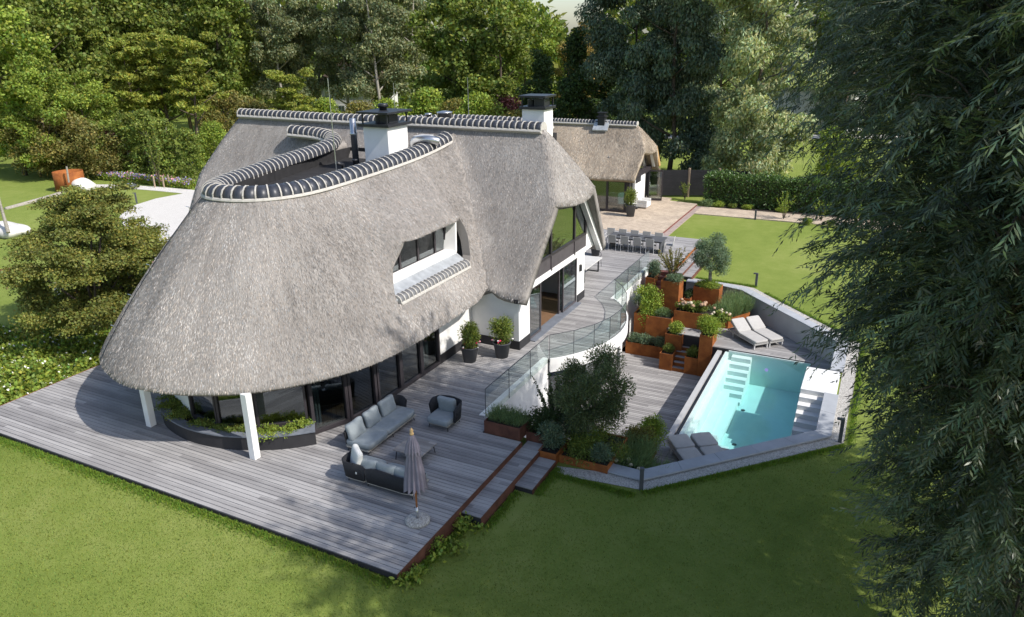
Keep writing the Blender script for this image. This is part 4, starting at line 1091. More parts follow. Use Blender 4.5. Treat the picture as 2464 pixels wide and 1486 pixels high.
# bollard lights
def bollard(loc, label, rot=0, h=0.72, hook=True):
    t = thing('bollard_light', label, 'garden light', loc, R(rot), 'bollard lights round the lawn')
    MB().box(-0.055,-0.055,0,0.055,0.055,h).build('post', 'anthracite', t, bevel=0.004, rel=True)
    if hook: MB().box(-0.17,-0.055,h-0.002,0.055,0.055,h+0.05).build('lamp_head', 'anthracite', t, bevel=0.004, rel=True)
    else: MB().box(-0.06,-0.06,h,0.06,0.06,h+0.03).build('lamp_head', 'anthracite', t, rel=True)
    return t
bollard((-4.83,17.42,-0.5), 'dark square bollard at the corner of the front coping', 20, 0.68, False)
bollard((-0.02,22.55,-0.5), 'dark hooked bollard at the gravel corner right of the pool stair', 0, 0.78)
bollard((-4.95,37.15,-0.5), 'dark hooked bollard behind the far coping on the sunny lawn', 0, 0.66)
bollard((-7.2,50.3,-0.12), 'small dark bollard on the edge of the brick path', 0, 0.62, False)
bollard((-51.2,37.3,-0.12), 'dark bollard on the lawn left of the thatched roof', 40, 0.8)

# ---------------------------------------------------------------- corten planters
def planter(label, x0, y0, x1, y1, z0, z1, soil=0.06, mat='corten'):
    t = thing('corten_planter', label, 'planter', ((x0+x1)/2,(y0+y1)/2,z0), 0, 'corten planters')
    w = 0.03
    for q in ((x0,y0,x1,y0+w),(x0,y1-w,x1,y1),(x0,y0+w,x0+w,y1-w),(x1-w,y0+w,x1,y1-w)):
        MB().box(q[0],q[1],z0,q[2],q[3],z1).build('side_panel', mat, t)
    MB().box(x0+w,y0+w,z0,x1-w,y1-w,z1-soil).build('soil', 'soil', t)
    return t
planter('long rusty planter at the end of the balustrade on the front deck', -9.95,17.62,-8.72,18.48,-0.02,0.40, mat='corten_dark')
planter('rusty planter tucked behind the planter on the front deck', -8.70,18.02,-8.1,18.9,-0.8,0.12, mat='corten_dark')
planter('small rusty planter at the foot of the front plank steps', -8.1,17.58,-7.5,18.6,-0.8,-0.16)
planter('low rusty planter holding the olive tree beside the front gravel', -7.48,17.75,-5.95,19.6,-0.9,-0.24)
planter('rusty planter with lavender beside the near pool deck', -5.93,18.3,-5.45,19.9,-3.0,-0.95)
planter('rusty planter with yellow-green bushes beside the near pool deck', -5.95,19.95,-5.42,21.2,-3.0,-1.05)
planter('small front rusty planter left of the court stair', -8.02,30.8,-7.42,31.5,CZ,-2.2)
planter('small front rusty planter right of the court stair', -6.86,30.8,-6.27,31.5,CZ,-2.18)
planter('tall rusty tower planter at the corner of the pool', -6.26,30.78,-5.68,31.7,CZ,-1.0)
planter('rusty planter with the round box bush left of the court stair', -8.0,31.52,-7.2,32.3,CZ,-1.5)
planter('long low rusty planter at the foot of the white wall', -10.0,31.9,-8.03,32.6,CZ,-2.4)
planter('rusty planter with lime shrub against the white wall', -9.86,32.62,-9.2,33.5,CZ,-1.12)
planter('rusty planter with silvery ground cover left of the landing', -9.18,32.35,-7.95,33.25,CZ,-1.08)
planter('tallest rusty tower planter in the stepped garden', -8.92,33.7,-8.02,34.6,CZ,0.32)
planter('rusty planter full of hydrangeas above the stair landing', -7.93,32.65,-6.0,33.6,PZ-0.1,-0.72)
planter('rusty planter holding the silver olive tree by the lawn', -7.62,35.0,-6.35,35.9,PZ-0.1,-0.2)
planter('small rusty planter at the end of the white terrace wall', -10.1,35.1,-9.66,36.0,CZ,-0.08)
planter('low rusty planter between the tall tower and the olive planter', -7.98,34.6,-7.64,35.4,PZ-0.1,-0.75)
t = thing('corten_planter', 'long angled rusty planter with lavender behind the far loungers', 'planter', (-5,34.5,PZ), 0, 'corten planters')
LAV = [(-5.95,33.3),(-5.5,33.3),(-4.75,34.6),(-5.3,35.55),(-5.9,35.6)]
lo = LAV; li = [(-5.92,33.34),(-5.52,33.34),(-4.8,34.6),(-5.32,35.5),(-5.87,35.55)]
for k in range(5):
    j = (k+1)%5; MB().prism([lo[k],lo[j],li[j],li[k]],PZ,-1.0).build('side_panel', 'corten', t)
MB().prism(li, PZ, -1.06).build('soil', 'soil', t)
# stairs through the planters
st = thing('court_stair', 'plank stair with rusty risers climbing between the corten planters', 'stair', (-7.1,31.3,CZ))
for k in range(8):
    z = CZ+0.1875*(k+1)
    MB().box(-7.41,30.84+0.2*k,z-0.1875,-6.87,30.84+0.2*k+0.02,z-0.02).build('riser', 'corten', st)
    MB().box(-7.41,30.84+0.2*k,z-0.02,-6.87,30.84+0.2*(k+1)+0.02,z).build('tread', 'deck_wood', st)
st = thing('upper_stair', 'dark narrow stair beside the tallest corten tower', 'stair', (-9.3,35.2,PZ))
for k in range(8):
    z = PZ+0.1875*(k+1)
    MB().box(-9.64,34.0+0.3*k,z-0.19,-8.95,34.0+0.3*k+0.3,z).build('step', 'step_red', st)

# flower pots
def pot(loc, r, h, label):
    t = thing('flower_pot', label, 'flower pot', loc)
    MB().lathe([(r*0.68,0),(r*0.98,h-0.04),(r*1.04,h-0.03),(r*1.04,h),(r*0.93,h),(r*0.88,h-0.08)],0,0,28).build('pot', 'pot_grey', t, True, rel=True)
    MB().lathe([(r*0.9,h-0.1),(r*0.9,h-0.07)],0,0,20).build('soil', 'soil', t, rel=True)
    return t

# ---------------------------------------------------------------- vegetation
def rdir(n, rng, up=0.0):
    d = rng.normal(0, 1, (n,3)); d[:,2] += up; return unit(d)
def lobe_leaves(lobes, n, ln, w, rng, up=0.25, droop=0.0, shell=(0.45,1.15), flat=0.0, tlo=0.55, thi=1.5, hue=0.12, axis_out=0.5):
    c = np.array([l[:3] for l in lobes], float); r = np.array([l[3:6] if len(l) > 4 else (l[3],)*3 for l in lobes], float)
    a = r.prod(1)**(2/3.0); k = rng.choice(len(lobes), n, p=a/a.sum())
    d = rdir(n, rng, up); rad = rng.uniform(shell[0], shell[1], (n,1))
    P = c[k] + d*r[k]*rad
    A = d*axis_out + rng.normal(0, 0.6, (n,3)); A[:,2] -= droop
    N = d + rng.normal(0, 0.55, (n,3)) + np.array([0,0,flat])
    lt = rng.uniform(0.8, 1.22, len(lobes))[k][:,None]
    t = rtint(n, tlo, thi, hue, rng)*lt
    L_ = ln*rng.uniform(0.7, 1.3, n)
    return leaf_arrays(P - unit(A)*L_[:,None]*0.4, A, N, L_, w*rng.uniform(0.7,1.3,n), t)
def merge(parts):
    V = []; Q = []; Tn = []; o = 0
    for v, q, t in parts: V.append(v); Q.append(q+o); Tn.append(t); o += len(v)
    return np.concatenate(V), np.concatenate(Q), np.concatenate(Tn)
def bush(name, label, cat, loc, size, n, ln, w, mat, seed=1, nl=9, up=0.4, droop=0.0, group=None, stem=True, spread=0.62, axis_out=0.5, shell=(0.35,1.22)):
    rng = np.random.default_rng(seed); sx, sy, sz = size
    t = thing(name, label, cat, loc, 0, group)
    lb = []
    for k in range(nl):
        d = rdir(1, rng, 0.3)[0]*rng.uniform(0.3, 1.0)*spread
        q = rng.uniform(0.36, 0.6); lb.append((d[0]*sx, d[1]*sy, sz*(0.5+0.42*d[2]), sx*q, sy*q, sz*q*0.85))
    np_mesh('foliage', *leafs(lobe_leaves(lb, n, ln, w, rng, up, droop, axis_out=axis_out, shell=shell), mat), parent=t)
    if stem:
        for k in range(3):
            a = k*2.1+seed; MB().tube([(0.02*math.cos(a),0.02*math.sin(a),-0.05),(sx*0.3*math.cos(a),sy*0.3*math.sin(a),sz*0.6)],[0.02,0.008],5).build('stem', 'bark', t, rel=True)
    return t
def leafs(x, mat): return x[0], x[1], mat, x[2]
def spikes(name, label, cat, loc, area, n, h, mat, seed=1, lean=0.25, w=0.012, tips=None, group=None, poly=None):
    # upright stems (lavender, rosemary, grasses)
    rng = np.random.default_rng(seed); t = thing(name, label, cat, loc, 0, group)
    P = np.stack([rng.uniform(-area[0],area[0],n), rng.uniform(-area[1],area[1],n), np.zeros(n)], 1)
    if poly is not None:
        keep = np.array([inside(poly, p[0]+loc[0], p[1]+loc[1]) for p in P]); P = P[keep]; n = len(P)
    A = np.stack([rng.normal(0,lean,n)+P[:,0]*0.35/max(area[0],0.1), rng.normal(0,lean,n)+P[:,1]*0.35/max(area[1],0.1), np.ones(n)], 1)
    L_ = h*rng.uniform(0.55,1.1,n)
    parts = [leaf_arrays(P, A, rng.normal(0,1,(n,3)), L_, w*rng.uniform(0.7,1.5,n), rtint(n,0.55,1.45,0.1,rng))]
    for k in range(3):
        f = rng.uniform(0.25,0.9,(n,1)); Q_ = P + unit(A)*L_[:,None]*f
        parts.append(leaf_arrays(Q_, unit(A)+rng.normal(0,0.45,(n,3)), rng.normal(0,1,(n,3)), h*0.28, w*0.9, rtint(n,0.55,1.5,0.1,rng)))
    np_mesh('foliage', *leafs(merge(parts), mat), parent=t)
    if tips:
        m = min(n, 160); v = P[:m]+unit(A[:m])*L_[:m,None]
        np_mesh('flower_tips', *leafs(leaf_arrays(v, A[:m], rng.normal(0,1,(m,3)), h*0.14, 0.03, rtint(m,0.7,1.3,0.05,rng)), tips), parent=t)
    return t
def heads(t, pts, r, mats, seed=2, nm='flower_head'):
    rr = random.Random(seed)
    for (x, y, z) in pts:
        q = r*rr.uniform(0.75,1.2); mb = MB(); mb.pillow(q,q,q*0.8,1.0,1.0,T(x,y,z),0,10,6)
        mb.v = [(a+rr.uniform(-1,1)*q*0.18,b+rr.uniform(-1,1)*q*0.18,c+rr.uniform(-1,1)*q*0.18) for a,b,c in mb.v]
        mb.build(nm, rr.choice(mats), t, True, rel=True)
def limbs(mb, base, top, r0, r1, rng, n=6, spread=1.0, z0=0.35):
    base = Vector(base); top = Vector(top); pts = [base.lerp(top, k/5)+Vector((rng.normal(0,0.04),rng.normal(0,0.04),0))*(top-base).length*0.25*(k>0) for k in range(6)]
    mb.tube(pts, [r0+(r1-r0)*(k/5)**0.8 for k in range(6)], 8)
    for k in range(n):
        f = z0+(0.95-z0)*k/n; p = base.lerp(top, f); a = k*2.4+rng.uniform(0,1); L_ = spread*(1.05-0.55*f)*rng.uniform(0.7,1.1)
        e = p+Vector((math.cos(a)*L_, math.sin(a)*L_, L_*rng.uniform(0.35,0.8)))
        mb.tube([p, p.lerp(e,0.5)+Vector((0,0,-0.04*L_)), e],[r0*(1-f)*0.55+0.02, r0*(1-f)*0.35+0.012, 0.012],6)
def crown_lobes(rng, z0, z1, rad, n, shape='round', q=(0.26,0.42)):
    lb = []
    for k in range(n):
        f = (k+0.5)/n; z = z0+(z1-z0)*f
        if shape == 'round': R_ = rad*math.sqrt(max(0.05, 1-(2*f-0.9)**2))*0.95
        elif shape == 'cone': R_ = rad*(1.02-f)**0.8
        elif shape == 'column': R_ = rad*(0.9 if f < 0.75 else 1.0-(f-0.75)*2.6)
        else: R_ = rad*(0.75+0.35*math.sin(f*7))
        for m in range(7):
            a = rng.uniform(0, 2*math.pi); d = R_*rng.uniform(0.3, 1.0); s = rad*rng.uniform(*q)*rng.uniform(0.45,0.85)
            lb.append((math.cos(a)*d, math.sin(a)*d, z+rng.normal(0,0.05)*(z1-z0), s, s, s*(0.34 if shape == 'pads' else 0.75)))
    return lb
PROTO = {}
def tree_proto(key, mat, height, rad, n, ln, w, seed, shape='round', nl=10, z0f=0.25, bark='bark', droop=0.0, up=0.25, q=(0.26,0.42), flat=0.0, tr=0.24, thi=1.5):
    rng = np.random.default_rng(seed)
    t = thing('tree', 'tree', 'tree', (0,0,-50)); mb = MB()
    limbs(mb, (0,0,-0.3), (rng.normal(0,0.3),rng.normal(0,0.3),height*0.86), tr, 0.04, rng, 9, rad*0.8, max(0.2, z0f))
    mb.build('trunk', bark, t, True, rel=True)
    lb = crown_lobes(rng, height*z0f+rad*0.2, height*0.94, rad, nl, shape, q)
    np_mesh('crown', *leafs(lobe_leaves(lb, n, ln, w, rng, up, droop, flat=flat, tlo=0.5, thi=thi), mat), parent=t)
    PROTO[key] = t; t['used'] = 0; return t
def put_tree(key, name, label, loc, scale=1.0, rot=0.0, group=None, cat='tree'):
    p = PROTO[key]
    if not p['used']:
        t = p; t.location = loc; t.rotation_euler = (0,0,rot); t.scale = scale if hasattr(scale,'__len__') else (scale,)*3; p['used'] = 1
        t['label'] = label
    else: t = dup(p, loc, rot, label, scale)
    t.name = name; t['category'] = cat
    if group: t['group'] = group
    if 'used' in t.keys() and t is not p: del t['used']
    return t
tree_proto('oak', 'leaf_green', 20, 5.6, 17000, 0.40, 0.27, 11, 'round', 10, 0.14)
tree_proto('lime', 'leaf_bright', 18, 4.8, 15000, 0.38, 0.25, 12, 'round', 10, 0.10)
tree_proto('birch', 'leaf_grey', 21, 4.2, 26000, 0.36, 0.16, 13, 'column', 11, 0.16, 'bark_pale', droop=0.6, q=(0.28,0.46))
tree_proto('cypress', 'leaf_pine', 13, 4.0, 15000, 0.34, 0.15, 14, 'pads', 8, 0.34, 'bark', flat=1.0, q=(0.22,0.34))
tree_proto('beech', 'leaf_green', 19, 5.0, 15000, 0.42, 0.30, 15, 'round', 10, 0.12)
tree_proto('brown', 'leaf_brown', 17, 4.6, 14000, 0.36, 0.2, 16, 'round', 9, 0.15)
tree_proto('dark_willow', 'leaf_darkwillow', 22, 4.6, 62000, 0.34, 0.13, 17, 'column', 14, 0.0, droop=1.1, q=(0.30,0.46), up=0.1)
tree_proto('pale_willow', 'leaf_willow_far', 22, 4.3, 64000, 0.32, 0.13, 18, 'column', 14, 0.02, droop=0.9, q=(0.30,0.46), up=0.1)
tree_proto('evergreen', 'leaf_dark', 14, 4.2, 13000, 0.34, 0.22, 19, 'cone', 9, 0.04)
tree_proto('shrub', 'leaf_olivebrown', 5.5, 3.0, 9000, 0.22, 0.15, 20, 'round', 6, 0.02, q=(0.34,0.5), tr=0.1)
tree_proto('shrub_green', 'leaf_bright', 6, 3.0, 9000, 0.24, 0.16, 21, 'round', 6, 0.02, q=(0.34,0.5), tr=0.1)
tree_proto('hornbeam', 'leaf_green', 5.6, 1.25, 7000, 0.19, 0.13, 22, 'column', 8, 0.06, 'bark_pale', q=(0.45,0.65), tr=0.07, thi=1.8)
tree_proto('purple', 'leaf_purple', 4.5, 2.2, 5000, 0.2, 0.12, 23, 'round', 6, 0.03, q=(0.34,0.5), tr=0.08)
GL = 'wood edge behind the garden'
def A(px, d, z=-0.12): return along(px, d, z)
back = [ # key, name, pixel column, distance, scale, label
 ('oak','oak_tree',-120,92,1.05,'broad green tree at the far left edge of the wood'),
 ('lime','broadleaf_tree',-20,84,0.95,'bright green tree in the top left corner'),
 ('oak','oak_tree',70,98,1.1,'tall dark green tree filling the upper left'),
 ('beech','broadleaf_tree',150,102,1.1,'tall green tree behind the layered conifers on the left'),
 ('lime','broadleaf_tree',55,80,0.62,'lower bright green tree above the brown shrubs at left'),
 ('lime','broadleaf_tree',165,83,0.55,'small yellow-green tree beside the layered conifers'),
 ('oak','oak_tree',240,106,1.1,'tall green tree left of the row of layered conifers'),
 ('beech','broadleaf_tree',330,108,1.12,'tall green tree straight behind the layered conifers'),
 ('oak','oak_tree',425,105,1.1,'tall green tree right behind the layered conifers'),
 ('oak','oak_tree',520,104,1.12,'rounded green tree above the left end of the roof ridge'),
 ('cypress','conifer_tree',300,88,1.0,'leftmost of the three layered yellow-green conifers'),
 ('cypress','conifer_tree',370,90,1.08,'middle one of the three layered yellow-green conifers'),
 ('cypress','conifer_tree',438,86,0.98,'rightmost of the three layered yellow-green conifers'),
 ('birch','birch_tree',598,112,1.05,'grey-green birch left of the hazy gap in the wood'),
 ('birch','birch_tree',672,104,1.08,'feathery grey-green birch above the back ridge'),
 ('cypress','conifer_tree',690,80,0.72,'lone small conifer just above the roof ridge'),
 ('birch','birch_tree',750,108,1.12,'tall grey-green birch behind the thin lightning rod'),
 ('birch','birch_tree',832,102,1.08,'tall grey-green birch left above the front chimney'),
 ('birch','birch_tree',905,98,1.1,'tall grey-green birch right above the front chimney'),
 ('birch','birch_tree',985,104,1.1,'grey-green birch beside the leafy green beech'),
 ('beech','broadleaf_tree',1090,86,1.0,'leafy green beech left above the rear chimney'),
 ('beech','broadleaf_tree',1195,84,0.98,'leafy green beech right behind the rear flat roof'),
 ('lime','broadleaf_tree',1262,92,0.86,'green tree at the left side of the sky gap'),
 ('brown','copper_tree',1405,92,0.82,'brownish tree at the right side of the sky gap'),
 ('evergreen','evergreen_tree',1300,74,0.74,'dark evergreen behind the rear chimney'),
 ('evergreen','evergreen_tree',1390,72,0.80,'dark evergreen right of the rear chimney'),
 ('evergreen','evergreen_tree',1470,82,0.9,'dark evergreen left behind the dark willow'),
 ('dark_willow','willow_tree',1535,70,0.95,'dark willow directly behind the pool house ridge'),
 ('dark_willow','willow_tree',1628,66,0.96,'dark willow above the black fence'),
 ('pale_willow','willow_tree',1835,62,0.98,'sunlit pale willow behind the clipped hedge'),
 ('pale_willow','willow_tree',1745,92,0.95,'pale willow farther back beyond the road'),
 ('oak','oak_tree',1660,122,1.0,'far green tree beyond the road'),
 ('beech','broadleaf_tree',1960,118,0.95,'far green tree beside the white neighbour house'),
 ('dark_willow','willow_tree',2060,98,0.9,'dark willow at the right end of the hedge'),
 ('oak','oak_tree',2200,112,1.1,'dark tree behind the foreground willow'),
 ('beech','broadleaf_tree',2400,108,1.1,'tree at the right picture edge behind the foreground willow')]
for i, (k, nm, px, d, s, lab) in enumerate(back):
    put_tree(k, nm, lab, A(px, d), (s*(1+0.06*math.sin(i*3)), s, s*(1+0.05*math.cos(i*2))), i*1.7, GL)
low = [('shrub','shrub',20,82,1.0,'brown-green rounded shrub at the left picture edge'),('shrub','shrub',95,80,1.05,'brown-green rounded shrub behind the pale log'),('shrub','shrub',165,78,0.95,'brown-green rounded shrub above the rusty ring'),
 ('purple','purple_shrub',218,82,0.9,'dark purple shrub between clipped shrub and hornbeams'),
 ('shrub','shrub',520,90,1.15,'brownish shrub left of the roof ridge end'),('shrub','shrub',590,84,1.1,'brownish shrub behind the left ridge end'),('shrub_green','shrub',470,76,0.75,'bright green shrub beside the left roof slope'),('shrub','shrub',640,82,1.0,'brownish shrub behind the back ridge, left part'),
 ('shrub_green','shrub',760,84,0.95,'green shrub behind the back ridge near the thin rod'),('shrub','shrub',850,82,1.0,'olive shrub behind the front chimney'),('shrub_green','shrub',930,80,0.95,'green shrub right behind the front chimney'),
 ('shrub_green','shrub',1010,76,1.15,'yellow-green shrub behind the steel roof vent'),('shrub','shrub',1090,74,1.1,'olive shrub behind the rear rod'),('shrub_green','shrub',1160,72,1.1,'green shrub left of the rear chimney'),('purple','purple_shrub',1222,80,1.3,'dark red shrub left of the rear chimney'),
 ('shrub','shrub',1235,70,0.95,'olive shrub just behind the rear chimney'),('shrub_green','shrub',2050,62,0.8,'green shrub at the right end of the hedge')]
for i, (k, nm, px, d, s, lab) in enumerate(low): put_tree(k, nm, lab, A(px, d), (s, s, s), i*2.1, 'shrubs in front of the wood', 'shrub')
for i, (p, s, lab) in enumerate((((-64.6,44.2),0.95,'leftmost columnar hornbeam by the flower bed'),((-62.6,45.8),1.05,'second columnar hornbeam from the left'),((-60.4,45.9),1.12,'tall columnar hornbeam behind the staked tree'),((-57.4,45.6),1.0,'columnar hornbeam next to the roof'),((-55.0,46.3),0.85,'columnar hornbeam half hidden by the roof slope'))):
    put_tree('hornbeam', 'hornbeam', lab, (p[0],p[1],-0.12), s, i*1.3, 'columnar hornbeams')
# far wood that reads as one mass
def distant_wood():
    rng = np.random.default_rng(77); n = 46000
    px = rng.uniform(-450, 2900, n); d = rng.uniform(128, 160, n)
    P = np.array([list(along(x, dd, 0)) for x, dd in zip(px, d)])
    top = 12.0 + 10*np.minimum(1, np.abs(px-1370)/240.0) + 2.0*np.sin(px*0.03)+1.2*np.sin(px*0.11+d)
    P[:,2] = rng.random(n)**0.8*top
    o = np_mesh('distant_wood', *leafs(leaf_arrays(P, rng.normal(0,1,(n,3)), rng.normal(0,1,(n,3))+np.array([0,0,0.6]), rng.uniform(0.9,1.8,n), 0.9, rtint(n,0.5,1.4,0.15,rng)), 'leaf_green'))
    tag(o, 'far wood closing the view behind the garden', 'wood', kind='stuff')
distant_wood()

# foreground willow: limbs, drooping sprigs of narrow leaves
def fg_willow():
    rng = np.random.default_rng(31)
    base = along(2800, 15.0, -0.5)
    t = thing('willow_tree', 'large dark willow overhanging the right side of the picture', 'tree', base)
    mb = MB(); lobes = []
    mb.tube([(0,0,-0.3),(0.1,0.05,2.5),(-0.1,0.1,6),(0.1,0,10),(0,0.2,15)],[0.42,0.36,0.28,0.2,0.06],10)
    # lobes are given by where they stand round the trunk: photo column, row and distance, then made local
    spec = []
    rr = random.Random(5)
    PX = [(2280,70,19,2.6),(2360,120,17,2.5),(2460,60,16,2.4),(2270,300,18,2.1),(2370,330,15,1.9),(2420,300,14,1.9),(2300,480,16,1.8),(2330,560,13.5,1.7),(2460,520,13,1.6),
                         (2195,640,17,1.35),(2280,700,14.5,1.55),(2380,760,12.5,1.5),(2480,700,12,1.4),(2235,800,15.5,1.15),(2355,880,14,1.3),(2370,930,12.5,1.3),(2255,960,14.5,0.95),(2375,1040,13.5,1.15),(2400,1090,12,1.3),
                         (2285,1130,14,0.85),(2320,1200,13,1),(2420,1250,12,1.2),(2280,1320,13.5,0.8),(2350,1390,12.5,1),(2460,1420,12,1),
                         (2600,200,17,2.6),(2650,500,16,2.4),(2650,800,15,2.2),(2700,1100,15,2),(2360,-120,18,2.8),(2550,-150,17,2.8),(2800,100,19,3),(2850,600,19,2.8),(2500,300,20,3),(2450,700,19,2.6),(2450,1000,18,2.2)]
    HIGH = [(3,19.5,5,1.6),(4.5,20.5,8,1.8),(6,19,10,2),(3.5,18.5,9,1.8),(5,20,12,1.8),(7,18,7,2),(2.6,20.6,3.5,1.2),(5.5,21,5,1.6),(7.5,20.5,11,2),(3.2,11,12,2.2),(4,13.5,13,2.2),(6,12,12,2.2),(3.5,15.5,14,2.2),(7,14,11,2.4),(6,10.5,8,2.0),(6,16,9,2.2),(8,12,8,2.4),(5,17.5,13.5,2.2)]
    for it in PX+[None]+HIGH:
        if it is None: continue
        r = it[3]
        if it in HIGH: p = Vector(it[:3])-Vector(base)
        else:
            p = pray(it[0], it[1]); p = p/math.hypot(p.x, p.y)*it[2]; p = Vector((p.x, p.y, p.z+CAM_H)) - Vector(base)
        lobes.append((p.x, p.y, p.z, r))
        q = Vector((0,0,max(1.0, p.z*0.55))); m = (q+p)/2+Vector((0,0,0.6))
        mb.tube([q, m, p],[0.13,0.07,0.02],6)
        for k in range(5):
            e = p+Vector((rr.uniform(-1,1),rr.uniform(-1,1),rr.uniform(-0.6,0.8)))*r; mb.tube([p.lerp(m,0.2),(p+e)/2+Vector((0,0,0.15)),e],[0.03,0.018,0.006],5)
    mb.build('trunk', 'bark', t, True, rel=True)
    # drooping branchlets leave every lobe; sprigs sit along them, so the crown falls in feathery fronds
    S = []; AX = []; BR = []
    for li_, (cx, cy, cz, r) in enumerate(lobes):
        nb = int((19 if li_ < len(PX) else 32)*r*r)+12
        d0 = rdir(nb, rng, 0.15); st = np.array([cx,cy,cz])+d0*r*rng.uniform(0.15,0.75,(nb,1)); Lb = r*rng.uniform(0.55,1.0,nb)+0.25
        hv = unit(d0*np.array([1,1,0.6])+rng.normal(0,0.4,(nb,3))); br = np.clip(rng.normal(1.0,0.35,nb)*rng.uniform(0.7,1.3),0.4,2.0)
        for q in range(10):
            f = (q+rng.random(nb))/10
            S.append(st+hv*(Lb*f)[:,None]+np.array([0,0,-1.0])*(0.30*Lb*f*f)[:,None]+rng.normal(0,0.06,(nb,3)))
            AX.append(unit(hv+np.array([0,0,-1.0])*(0.5*f)[:,None]+rng.normal(0,0.38,(nb,3)))); BR.append(br)
    S = np.concatenate(S); ax = np.concatenate(AX); ns = len(S); sl = rng.uniform(0.28,0.55,ns); b = np.concatenate(BR)*np.clip(rng.normal(1,0.12,ns),0.6,1.4)
    nl = 12
    P=[];Ax=[];N=[];Ls=[];Tn=[]
    side = unit(np.cross(ax, np.array([0.01,0.02,1.0]))); upn = np.cross(side, ax)
    for q in range(nl):
        f = (q+0.6)/nl; s = 1 if q % 2 else -1
        p = S + ax*(sl*f)[:,None] + np.array([0,0,-1.0])*(0.22*sl*f*f)[:,None]
        a = ax*0.75 + side*s*0.62 + np.array([0,0,-0.28]) + rng.normal(0,0.16,(ns,3))
        P.append(p); Ax.append(a); N.append(upn+rng.normal(0,0.45,(ns,3))); Ls.append(rng.uniform(0.12,0.20,ns)*(1.1-0.35*f))
        h = rng.normal(0,0.10,ns); bb = b*rng.uniform(0.8,1.25,ns); Tn.append(np.stack([bb*(1+h),bb,bb*(1-0.3*h)],1))
    P=np.concatenate(P);Ax=np.concatenate(Ax);N=np.concatenate(N);Ls=np.concatenate(Ls);Tn=np.clip(np.concatenate(Tn),0.1,3)
    tw = leaf_arrays(S, ax+np.array([0,0,-0.1]), rng.normal(0,1,(ns,3)), sl, 0.012, np.tile(np.array([[1.1,0.9,0.7]]),(ns,1)))
    np_mesh('crown', *leafs(merge([leaf_arrays(P, Ax, N, Ls, 0.03, Tn), tw]), 'leaf_willow'), parent=t)
fg_willow()

# Japanese maple left of the nose
def maple():
    rng = np.random.default_rng(41); b = Vector((-28.9,18.2,-0.1))
    t = thing('maple_tree', 'spreading olive-green maple left of the thatched nose', 'tree', b)
    mb = MB(); lb = []
    for (x, y) in [(215,500),(150,545),(245,545),(110,600),(180,600),(260,600),(330,570),(80,650),(150,660),(225,650),(300,640),(360,610),(110,705),(180,715),(250,705),(320,690),(205,760),(140,760),(270,755),(390,590),(160,490),(250,490)]:
        d = 34.0+rng.normal(0,1.0) + (620-y)*0.010; p = pray(x, y); p = p/math.hypot(p.x,p.y)*d; p = Vector((p.x,p.y,p.z+CAM_H))-b
        for e in range(8):
            g = rng.normal(0,0.55,3); lb.append((p.x+g[0],p.y+g[1],p.z+g[2]*0.5,rng.uniform(0.4,0.75),rng.uniform(0.4,0.75),rng.uniform(0.14,0.26)))
        m = Vector((p.x*0.4,p.y*0.4,max(0.5,p.z*0.55))); mb.tube([(0.1*(x%3-1),0.1,0.1),m,p],[0.09,0.05,0.015],6)
    for k in range(3): mb.tube([(0.35*k-0.3,0.2*k,-0.2),(0.4*k-0.35,0.25*k,1.0),(0.5*k-0.9,0.3*k,2.2)],[0.15,0.12,0.06],8)
    mb.build('trunk', 'bark', t, True, rel=True)
    np_mesh('crown', *leafs(lobe_leaves(lb, 88000, 0.105, 0.075, rng, 0.4, 0.25, (0.2,1.25), 0.9, 0.55, 1.5, 0.13), 'leaf_maple'), parent=t)
maple()

# olive trees
def olive(name, label, loc, h, r, n, mat, trunk_h, seed):
    rng = np.random.default_rng(seed); t = thing(name, label, 'tree', loc); mb = MB()
    mb.tube([(0,0,-0.1),(0.02,0.02,trunk_h*0.5),(0,0.03,trunk_h)],[0.10,0.085,0.075],9); lb = []
    for k in range(14):
        a = k*2.4; f = k/14; rr = r*(0.35+0.55*math.sin(math.pi*(0.2+0.75*f))); z = trunk_h+0.15+(h-trunk_h-0.3)*f
        p = (math.cos(a)*rr*0.75, math.sin(a)*rr*0.75, z); q_ = rng.uniform(0.28,0.5); p = (p[0]*rng.uniform(0.7,1.3), p[1]*rng.uniform(0.7,1.3), p[2]+rng.normal(0,0.1)); lb.append((*p, r*q_, r*q_, r*q_*0.9)); mb.tube([(0,0.03,trunk_h*0.95),(p[0]*0.5,p[1]*0.5,(trunk_h+z)/2),p],[0.045,0.025,0.008],6)
    mb.build('trunk', 'olive_bark', t, True, rel=True)
    np_mesh('crown', *leafs(lobe_leaves(lb, n, 0.09, 0.03, rng, 0.15, 0.0, (0.3,1.15), 0, 0.5, 1.6, 0.1, axis_out=0.8), mat), parent=t)
olive('olive_tree', 'olive tree with a dense dark crown beside the front steps', (-6.94,18.79,-0.3), 2.85, 1.18, 24000, 'leaf_olive', 0.95, 51)
olive('olive_tree', 'silvery round olive tree standing by the sunny lawn', (-6.95,35.45,-0.26), 2.5, 0.95, 15000, 'leaf_sage', 0.85, 52)

